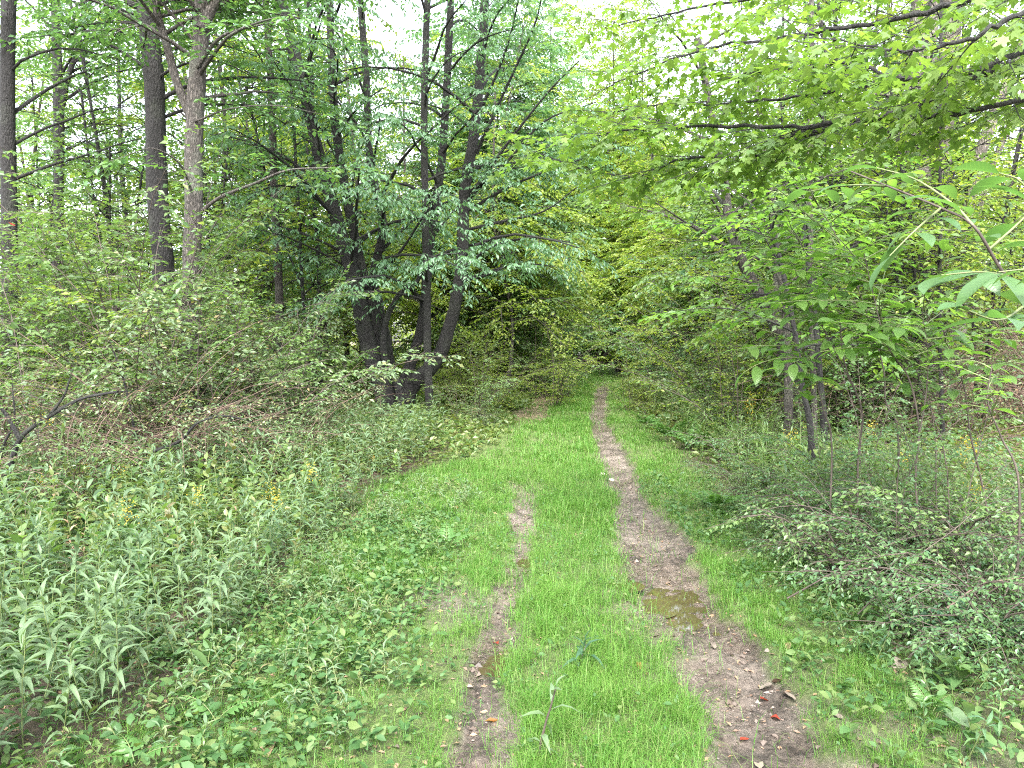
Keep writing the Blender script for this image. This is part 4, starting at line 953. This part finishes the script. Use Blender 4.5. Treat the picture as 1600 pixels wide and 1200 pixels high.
for i in range(min(300, len(x))):
    s_ = r.uniform(.55, 1.15) * float(np.interp(x[i] - float(xl(y[i])), [-2.6, -1.45], [1, .72])); rz = r.uniform(0, 6.28)
    if i < 42: place(near, i % 3, x[i], y[i], rz, s_, WLAB[0], 'tall weeds at the front of the left verge')
    else:
        q = 10 + int(r.choice(len(wd), p=[.1, .1, .1, .1, .1, .1, .05, .12, .11, .07, .05]))
        lb, gp = (('tall weed with a yellow flower head rising above the left patch', 'yellow flowered weeds of the left verge') if q == 16 else ('dry brown stalk standing among the green weeds on the left', 'dry stalks of the left verge') if q == 20 else
                  ('shorter round leaved weed among the narrow leaved ones on the left verge', 'round leaved weeds of the left verge') if q > 16 else (WLAB[1], 'weeds of the left verge'))
        place({10 + k: v for k, v in enumerate(wd)}, q, x[i], y[i], rz, s_, lb, gp)
def weeds_mass(x, y, r, h, size, mat, name, label, n=16):
    z = H0(x, y); m = len(x); W = Wood(); a = r.uniform(0, 6.28, m); hh = h * r.uniform(.7, 1.15, m)
    b = np.column_stack([x, y, z - .02]); e = b + np.column_stack([np.cos(a) * .08, np.sin(a) * .08, hh]); W.twigs(b, e, .004, .0015)
    t = np.linspace(.2, 1, n)[None] * np.ones((m, 1)); pos = b[:, None] + (e - b)[:, None] * t[..., None]
    az = (np.arange(n) * 2.4)[None] + r.uniform(0, 6.28, (m, 1)); el = R(25) + r.normal(0, .25, (m, n))
    yd = np.stack([np.cos(az) * np.cos(el), np.sin(az) * np.cos(el), np.sin(el)], -1)
    F = frames(pos.reshape(-1, 3), yd.reshape(-1, 3), UP + r.normal(0, .25, (m * n, 3)), (size * r.uniform(.7, 1.2, (m, n))).reshape(-1))
    V, T = put_leaves(T_LANCE, F)
    o = link(name, mk_mesh(name, [(V, T, 0, False), W.chunk(1)], [M[mat], M['greenstem']])); tag(o, label, 'weeds', None, 'stuff')
weeds_mass(x[300:], y[300:], r, .68, .115, 'weed', 'weed_mass', 'rest of the pale green weeds farther back on the left verge')
xx, yy = scatter(2600, -3.2, 0, 2.3, 8.5, lambda x, y: sm(.35, .8, -(x - xl(y)) + .6 * (fbm(x * 1.5, y * 1.5, 52) - .5)) * (.15 + .85 * sm(.42, .6, fbm(x * 1.4, y * 1.4, 53))) * .75, r)
weeds_mass(xx[::2], yy[::2], r, .17, .06, 'weed', 'verge_herbs', 'short narrow leaved herbs mixed into the creeping plants of the left verge', 11)
weeds_mass(xx[1::2], yy[1::2], r, .13, .05, 'under', 'verge_herbs', 'short yellowish herbs mixed into the creeping plants of the left verge', 9)
xx, yy = scatter(1500, 1.5, 5, 2.4, 9, lambda x, y: sm(.45, 1.0, x - xr(y)) * (.2 + .8 * sm(.4, .6, fbm(x * 1.4, y * 1.4, 57))) * .7, r)
weeds_mass(xx, yy, r, .2, .065, 'mid', 'verge_herbs', 'short dark herbs growing in the grass of the right verge', 11)
# goldenrod and asters on the right verge
x, y = scatter(2600, 1.6, 8, 5.0, 20, lambda x, y: sm(.95, 1.5, (x - xr(y)) + .5 * (fbm(x, y, 43) - .5)) * sm(3.4, 2.0, x - xr(y)) * (.9 if 1 else 1), r)
o = np.argsort(np.hypot(x, y)); x, y = x[o], y[o]; print('right weeds', len(x))
gr = [weed(430 + k, (.55, .5, .62, .7)[k], 24, .07, False, 'roadside_herb', k == 3, 'bush') for k in range(4)]
for i in range(min(220, len(x))):
    q = 30 + int(r.choice(4, p=(.33, .33, .29, .05)))
    place({30 + k: v for k, v in enumerate(gr)}, q, x[i], y[i], r.uniform(0, 6.28), r.uniform(.8, 1.4), 'yellow flowered herb on the verge right of the wider mud rut' if q == 33 else 'short leafy herb on the verge right of the wider mud rut', 'yellow flowered herbs of the right verge' if q == 33 else 'herbs of the right verge')
weeds_mass(x[220:], y[220:], r, .65, .08, 'bush', 'herb_mass', 'rest of the leafy herbs farther along the right verge', 14)

# ------------------------------------------------------------------ ferns
def frond_chunks(rg, base, az, el, ln, lobes, wmax):
    P = limb_path(rg, base, az, el, ln, R(70), 10, .03); S = spline(P, 30); n = lobes
    t = np.linspace(.22, .98, n); i = np.clip((t * 28).astype(int), 0, 28); d = norm(S[i + 1] - S[i]); side = norm(np.cross(d, UP)); nr = np.cross(side, d)
    Fs = []
    for sg in (-1, 1):
        y = side * sg * .9 + d * .45
        Fs.append(frames(S[i], y, nr + rg.normal(0, .08, (n, 3)), wmax * (1 - .85 * ((t - .22) / .78) ** 1.3) * np.minimum(1, (t - .1) * 5)))
    Fs.append(frames(S[-2:-1], S[-1:] - S[-2:-1], nr[-1:], np.array([wmax * .3])))
    V, T = put_leaves(T_LEAFLET, catF(Fs)); W = Wood(); W.tube(P, taper(.0028, .001, 10), 4)
    return (V, T, 0, False), W.chunk(1)
def fern(label, x, y, nf, ln, lobes, wmax, mat, seed, el=60, group=None):
    rg = np.random.default_rng(seed); base = np.array([x, y, hz(x, y)]); root = thing('fern', label, 'fern', base, group)
    for k in range(nf):
        a, b = frond_chunks(rg, np.zeros(3), k * 6.28 / nf + rg.normal(0, .4), R(rg.normal(el, 9)), ln * rg.uniform(.8, 1.15), lobes, wmax)
        link('frond', mk_mesh('frond', [a, b], [M[mat], M['greenstem']]), root)
def gxy(px, py):
    a = pt(px, py, 1.0); t = CAM_H / (CAM_H - a[2]); return a[0] * t, t
FL = [((338, 1128), 2, .21, 8, .075, 'fern', 'bright green fern with broad lobes in the creeping plants, beside a grey stick'), ((385, 1118), 1, .18, 8, .065, 'fern', 'small bright fern frond just right of the broad lobed fern'), ((212, 1196), 3, .22, 8, .075, 'fern', 'bright green fern at the bottom edge left, lobes spread flat'),
      ((1530, 1010), 6, .45, 16, .10, 'fernblue', 'dark bluish fern under the low dark bushes near on the right'), ((1440, 1000), 5, .34, 14, .08, 'fernblue', 'smaller dark fern left of the dark bluish fern'), ((1455, 1112), 3, .26, 12, .06, 'fern', 'little light green fern beside the pale dead leaf on the right verge'),
      ((700, 860), 3, .3, 9, .1, 'fern', 'pale green fern in the grass left of the narrow rut'), ((655, 880), 2, .25, 9, .09, 'fern', 'low pale fern at the edge of the grass, left of the other grass fern'), ((460, 800), 3, .5, 9, .14, 'fern', 'tall light fern frond rising out of the pale green weeds'),
      ((1050, 690), 7, .75, 16, .16, 'fern', 'big light green fern clump at the right edge of the trail, halfway along'), ((1085, 705), 6, .65, 16, .14, 'fern', 'fern clump just right of the big fern clump beside the trail'), ((1120, 800), 5, .5, 14, .12, 'fern', 'fern among the herbs opposite the small white stone'), ((1010, 668), 5, .6, 14, .14, 'fern', 'farthest fern clump at the right edge of the trail')]
for k, ((px, py), nf, ln, lob, wm, mat, lab) in enumerate(FL):
    fx, fy = gxy(px, py); fern(lab, fx, fy, nf, ln, lob, wm, mat, 500 + k)

# ------------------------------------------------------------------ fallen leaves, stones, sticks and single small plants
def curled(seed, size, mat, t=T_OVAL):
    rg = np.random.default_rng(seed); V, T = t; V = V.copy(); V[:, 0] *= 1.5 if t is T_BIG else 1.2
    V[:, 2] += .55 * V[:, 0] ** 2 + .18 * np.sin(V[:, 1] * 5 + rg.uniform(0, 6)) * .5 + rg.normal(0, .02, len(V)); V[:, 1] -= .5
    return mk_mesh('fallen_leaf', [(V * size, T, 0, True)], [M[mat]])
FAL = [((1195, 1075), .055, 'red', 'dark red fallen leaf on the mud, upper of three'), ((1211, 1095), .05, 'red', 'dark red curled leaf on the mud, middle of three'), ((1164, 1133), .05, 'red', 'small bright red leaf on the mud, lowest of three'),
       ((1196, 1057), .085, 'paleleaf', 'flat whitish dead leaf above the red leaves on the mud'), ((1215, 1055), .08, 'brownleaf', 'crumpled grey brown leaf touching the whitish leaf'), ((1233, 1078), .075, 'paleleaf', 'pale lilac dead leaf right of the red leaves'),
       ((1114, 1000), .06, 'paleleaf', 'small pale leaf in the middle of the wider rut'), ((1186, 1166), .06, 'paleleaf', 'buff dead leaf low on the wider rut'), ((768, 1113), .06, 'orange', 'pinkish orange leaf in the narrow rut'),
       ((775, 997), .05, 'red', 'dark red leaf in the narrow rut above the small puddle'), ((714, 797), .06, 'orange', 'orange leaf in the grass left of the narrow rut'), ((708, 883), .06, 'red', 'reddish leaf at the lower edge of the left grass'),
       ((965, 995), .065, 'brownleaf', 'purplish brown leaf on the bare patch between the ruts'), ((942, 1035), .06, 'paleleaf', 'pinkish leaf on the bare patch between the ruts'), ((998, 1043), .05, 'orange', 'yellowish leaf on the bare patch between the ruts'),
       ((1232, 1012), .06, 'brownleaf', 'brown leaf on the grass edge right of the wider rut'), ((1305, 1010), .06, 'brownleaf', 'brown leaf in the herbs right of the wider rut'), ((1405, 1040), .11, 'paleleaf', 'large pale tan dead leaf standing in the right verge'), ((1440, 1042), .09, 'brownleaf', 'brown dead leaf right of the large pale tan leaf'),
       ((148, 1098), .08, 'red', 'rust red leaf caught in the creeping plants at lower left'), ((420, 1175), .10, 'brownleaf', 'upright brown dead leaf at the bottom edge left'), ((1310, 1118), .05, 'paleleaf', 'tiny whitish leaf on the dark soil at lower right'),
       ((1375, 1030), .05, 'orange', 'small orange leaf in the right verge'), ((870, 935), .05, 'orange', 'straw coloured leaf lying on the grass strip')]
for k, ((px, py), sz, mat, lab) in enumerate(FAL):
    fx, fy = gxy(px, py); rg = np.random.default_rng(600 + k)
    o = link('fallen_leaf', curled(600 + k, sz, mat, T_BIG if sz > .07 else T_OVAL), None, (fx, fy, float(H(fx, fy)) + .012))
    o.rotation_euler = (rg.normal(0, .25), rg.normal(0, .25), rg.uniform(0, 6.28)); tag(o, lab, 'leaf')
for (px, py, z, sz, mat, lab) in [(230, 936, .42, .075, 'red', 'rust red leaf caught high among the pale green weeds'), (18, 350, 1.95, .10, 'red', 'cluster of red leaves high at the left border'), (370, 577, 1.5, .07, 'orange', 'orange red leaf in the thicket left of the clump')]:
    yy = {230: 4.6, 18: 7.5, 370: 9.0}[px]; p = pt(px, py, yy); o = link('caught_leaf', curled(px, sz, mat, T_OVAL), None, p); o.rotation_euler = (.5, .4, 1.0); tag(o, lab, 'leaf')
def rock(name, label, px, py, sx, sy, sz, seed, mat='stone', n=7):
    fx, fy = gxy(px, py); bm = __import__('bmesh').new(); rg = np.random.default_rng(seed)
    __import__('bmesh').ops.create_icosphere(bm, subdivisions=2, radius=1)
    for v in bm.verts:
        k = 1 + .25 * (float(fbm(v.co.x * 1.3 + seed, v.co.y * 1.3 + v.co.z, seed)) - .5) + rg.normal(0, .03); v.co = Vector((v.co.x * sx * k, v.co.y * sy * k, v.co.z * sz * k))
    me = bpy.data.meshes.new(name); bm.to_mesh(me); bm.free(); me.materials.append(M[mat]); o = link(name, me, None, (fx, fy, float(H(fx, fy)) + sz * .3)); o.rotation_euler = (0, 0, rg.uniform(0, 3)); tag(o, label, name)
rock('stone', 'small whitish stone on the left lip of the wider rut', 940, 745, .065, .04, .03, 1); rock('stone', 'smaller whitish stone touching the other one on the rut lip', 955, 742, .045, .03, .022, 2)
rg = np.random.default_rng(888)
for k in range(46):                                   # pebbles and clods along the ruts
    yy = rg.uniform(2.9, 8); xx = float(xr(yy)) + rg.normal(0, .13) if rg.random() < .75 else float(xl(yy)) + rg.normal(0, .06)
    s0 = rg.uniform(.008, .019)
    if k == 0:
        bm = __import__('bmesh').new(); __import__('bmesh').ops.create_icosphere(bm, subdivisions=1, radius=1)
        for v in bm.verts: v.co *= 1 + rg.normal(0, .12)
        pm = bpy.data.meshes.new('pebble'); bm.to_mesh(pm); bm.free(); pm.materials.append(plain_mat('clod', (.085, .066, .054), .7))
    o = link('pebble', pm, None, (xx, yy, float(H(xx, yy)) + s0 * .2)); o.scale = (s0 * 1.3, s0, s0 * .7); o.rotation_euler = (0, 0, rg.uniform(0, 6)); tag(o, 'small brown clod or pebble lying in one of the muddy ruts', 'pebble', 'pebbles in the ruts')
def crumbs():
    r = np.random.default_rng(99); n = 42000
    x = r.uniform(-.8, 2.1, n); y = 2.4 + 11 * r.random(n) ** 1.6; mr, ml, li = masks(x, y)
    k = (wetness(x, y) < .55) & (r.random(n) < np.maximum(mr, ml) * (.06 + .9 * sm(.47, .66, fbm(x * 6, y * 6, 47))) + .04) ; x, y = x[k], y[k]; n = len(x)
    s0 = r.uniform(.003, .0085, n) * np.where(r.random(n) < .12, r.uniform(1.5, 3.2, n), 1); P = np.column_stack([x, y, H(x, y) + s0 * .25])
    B = np.array([(1, 0, 0), (-.4, .9, 0), (-.5, -.8, 0), (.1, .1, .75), (0, 0, -.5)]); Fc = np.array([(0, 1, 3), (1, 2, 3), (2, 0, 3), (1, 0, 4), (2, 1, 4), (0, 2, 4)])
    a = r.uniform(0, 6.28, n); c, s_ = np.cos(a)[:, None], np.sin(a)[:, None]; V = B[None] + r.normal(0, .22, (n, 5, 3))
    V = np.stack([V[..., 0] * c - V[..., 1] * s_, V[..., 0] * s_ + V[..., 1] * c, V[..., 2] * .8], -1) * s0[:, None, None] + P[:, None]
    o = link('mud_crumbs', mk_mesh('mud_crumbs', [(V.reshape(-1, 3), (Fc[None] + (np.arange(n) * 5)[:, None, None]).reshape(-1, 3), 0, False)], [M['crumb']])); tag(o, 'loose crumbs of mud and grit in the two ruts', 'mud crumbs', None, 'stuff')
    n = 4800; x = r.uniform(-2.5, 3.2, n); y = 2.4 + 8 * r.random(n) ** 1.4; a = r.uniform(0, 6.28, n); P = np.column_stack([x, y, H(x, y) + .006])
    F = frames(P, np.column_stack([np.cos(a), np.sin(a), r.normal(0, .2, n)]), UP + r.normal(0, .3, (n, 3)), r.uniform(.008, .038, n)); V, T = put_leaves(T_DIA, F)
    W = Wood(); m = 700; x = r.uniform(-1.8, 2.6, m); y = 2.4 + 8 * r.random(m) ** 1.4; a = r.uniform(0, 6.28, m); ln = r.uniform(.03, .16, m); p = np.column_stack([x, y, H(x, y) + .008]); x2, y2 = x + np.cos(a) * ln, y + np.sin(a) * ln
    W.twigs(p, np.column_stack([x2, y2, H(x2, y2) + .008]), .0016, .001)
    o = link('leaf_crumbs', mk_mesh('leaf_crumbs', [(V, T, 0, False), W.chunk(1)], [M['brownleaf'], M['twig']])); tag(o, 'bits of dead leaf and twig strewn over the track', 'litter', None, 'stuff')
M['crumb'] = leaf_mat('mud_crumb', [(.02, .014, .01), (.045, .033, .025), (.085, .064, .05), (.14, .11, .09)], trans=0, rough=.5)
crumbs()
def stick(label, P, Y, r0, mat='twig', side=()):
    pts = spline(pxpath(P, Y), 14); base = pts[0].copy(); W = Wood(); W.tube(pts, taper(r0, r0 * .5, 14), 6, .05, np.random.default_rng(3))
    for q, f in side: W.tube(np.array([pts[f], pts[f] + np.array(q) * .5 + [0, 0, .01], pts[f] + np.array(q)]), [r0 * .5, r0 * .4, r0 * .2], 4)
    o = link('stick', mk_mesh('stick', [W.chunk(0, base)], [M[mat]]), None, base); tag(o, label, 'stick')
gy = lambda py: CAM_H * FPX / (py - 530)
stick('curved dark twig on the bare soil between grass and wider rut', [(1075, 1160), (1100, 1148), (1112, 1130)], [gy(1158), gy(1146), gy(1130)], .006)
stick('thin twig lying across the lower mud rut', [(1185, 1138), (1215, 1130), (1220, 1125)], [gy(1137), gy(1131), gy(1126)], .003)
stick('long grey dead stem lying over the creeping plants at lower left', [(240, 1150), (330, 1090), (420, 1030), (505, 960)], [3.35, 3.6, 3.9, 4.3], .006, 'cane')
stick('slanting straw coloured dead stem by the broad lobed fern', [(245, 1140), (280, 1085), (318, 1060)], [3.3, 3.4, 3.5], .004, 'cane')
stick('long bare fallen branch in front of the dark low bushes on the right', [(1230, 935), (1330, 880), (1420, 840), (1510, 835), (1600, 845)], [4.6, 4.6, 4.6, 4.7, 4.8], .0055, 'twig', [((.25, .1, .12), 6), ((.2, -.15, -.05), 9)])
stick('second bare branch slanting up from the herbs on the right', [(1340, 960), (1420, 880), (1500, 820), (1560, 760)], [4.2, 4.3, 4.4, 4.5], .004, 'twig', [((.2, .1, .05), 5), ((-.1, .1, .18), 8)])
stick('thin arching branch with yellow leaves at the right border', [(1480, 950), (1530, 915), (1580, 905), (1630, 900)], [3.9, 3.9, 3.9, 3.9], .006, 'cane')
stick('white peeled stick on the litter of the right bank', [(1380, 660), (1450, 648), (1560, 655)], [12, 12.2, 12.5], .03, 'paleleaf')

def small_plant(name, label, px, py, h, leaves, mat, stem_mat, seed, tmpl=T_LANCE, size=.08, r0=.004, lean=85):
    fx, fy = gxy(px, py); rg = np.random.default_rng(seed); base = np.array([fx, fy, hz(fx, fy) - .02]); root = thing(name, label, 'plant', base)
    P = limb_path(rg, (0, 0, 0), rg.uniform(0, 6), R(lean), h, R(10), 8, .06); W = Wood(); W.tube(P, taper(r0, r0 * .5, 8), 6); link('stem', mk_mesh('stem', [W.chunk(0)], [M[stem_mat]]), root)
    F = weed_frames(rg, h, leaves, size, spline(P, 40)); leaf_objects(root, F, [leaf_mesh(tmpl, mat, k) for k in (0, .2)], np.zeros(3), rg)
small_plant('seedling', 'lone dark stemmed seedling with a tuft of pale leaves standing in the grass strip', 842, 1180, .34, 9, 'weed', 'twig', 701, T_LANCE, .085, .006)
small_plant('broken_sprig', 'dark bluish drooping sprig standing in the grass strip above the seedling', 898, 1050, .17, 12, 'fernblue', 'twig', 702, T_LANCE, .11, .003, 60)
small_plant('seedling', 'bright leaved seedling in the creeping plants at lower left', 160, 935, .55, 10, 'fern', 'greenstem', 703, T_OVAL, .09)
small_plant('seedling', 'pale leaved upright plant in front of the dark low bushes', 1408, 930, .28, 8, 'weed', 'greenstem', 704, T_LANCE, .11)
small_plant('broadleaf_herb', 'low plant with two round mottled leaves at the lower right', 1520, 1150, .13, 3, 'weed', 'greenstem', 705, T_BIG, .12, .003)
small_plant('broadleaf_herb', 'round leaved herb among the creeping plants left of the stick', 320, 1075, .2, 3, 'cover', 'greenstem', 706, T_BIG, .12, .003)
small_plant('broadleaf_herb', 'leafy rosette plant right of the large pale tan leaf', 1500, 1075, .2, 14, 'cover', 'greenstem', 707, T_OVAL, .08, .003)
small_plant('broadleaf_herb', 'narrow leaved clump in the grass at the right verge, one leaf yellow', 1385, 1000, .22, 16, 'cover', 'greenstem', 708, T_LANCE, .13, .003)
small_plant('seedling', 'drooping leaved young plant at the lower right edge of the mud', 1330, 1150, .14, 6, 'cover', 'greenstem', 709, T_OVAL, .08, .003)

# dark forked shrub at the left border, its main stems traced
def forked():
    rg = np.random.default_rng(71); Y = 6.6
    P0 = grounded(pxpath([(8, 765), (18, 720), (30, 688), (50, 668), (95, 640), (130, 622), (185, 612)], [Y, Y, Y, Y, Y, Y - .1, Y - .3]))
    S = [(P0, .03), (pxpath([(30, 685), (14, 655), (0, 636), (-30, 600)], Y), .022), (pxpath([(50, 668), (80, 645), (100, 618), (110, 590)], Y), .016), (pxpath([(-8, 765), (4, 700), (22, 660), (20, 610)], Y + .2), .015),
         (pxpath([(218, 720), (212, 680), (203, 640), (195, 600), (178, 550)], 8.2), .022), (pxpath([(240, 705), (280, 690), (310, 660), (350, 650), (380, 655)], 7.4), .018)]
    base = P0[0]; root = thing('dark_shrub', 'nearly black forked shrub spreading low branches at the left border', 'shrub', base); C = Crown(); L = dict(LSH, sub=.12, twigs=2, leaves=3, size=.045)
    for c, r0 in S:
        p = spline(c, 18); W = Wood(); W.tube(p, taper(r0, r0 * .35, 18), 7, .06, rg); res = ramify(rg, p, L); C.add(res); W.twigs(res[0], res[1], .004, .0015); W.twigs(res[2], res[2] + res[3] * res[4][:, None], .002, .001)
        link('branch', mk_mesh('branch', [W.chunk(0, base)], [M['barkdark']]), root)
    V, T = put_leaves(T_DIA, C.frames(L, rg)); tag(link('foliage', mk_mesh('foliage', [(V - base, T, 0, False)], [M['thicket']]), root), kind='stuff')
forked()
# heap of brown brushwood where the trail ends
def brush_heap():
    rg = np.random.default_rng(81); p = pt(937, 583, 42); base = np.array([p[0], p[1], hz(p[0], p[1])]); root = thing('brush_heap', 'low heap of dark brown brushwood at the far end of the trail', 'brush pile', base)
    for k in range(34):
        o = np.array([rg.normal(0, .75), rg.normal(0, .4), rg.uniform(.05, .9)]); a = rg.uniform(0, 6.28); W = Wood(); P = limb_path(rg, o, a, R(rg.normal(5, 22)), rg.uniform(.8, 2.0), .3, 6); W.tube(P, taper(rg.uniform(.03, .07), .015, 6), 5)
        link('log', mk_mesh('log', [W.chunk(0)], [M['wet_log']]), root)
brush_heap()
sc.render.use_persistent_data = False
if 0:
    print('TRIS', sum(sum(len(p.vertices) - 2 for p in m.polygons) for m in bpy.data.meshes if m.users))
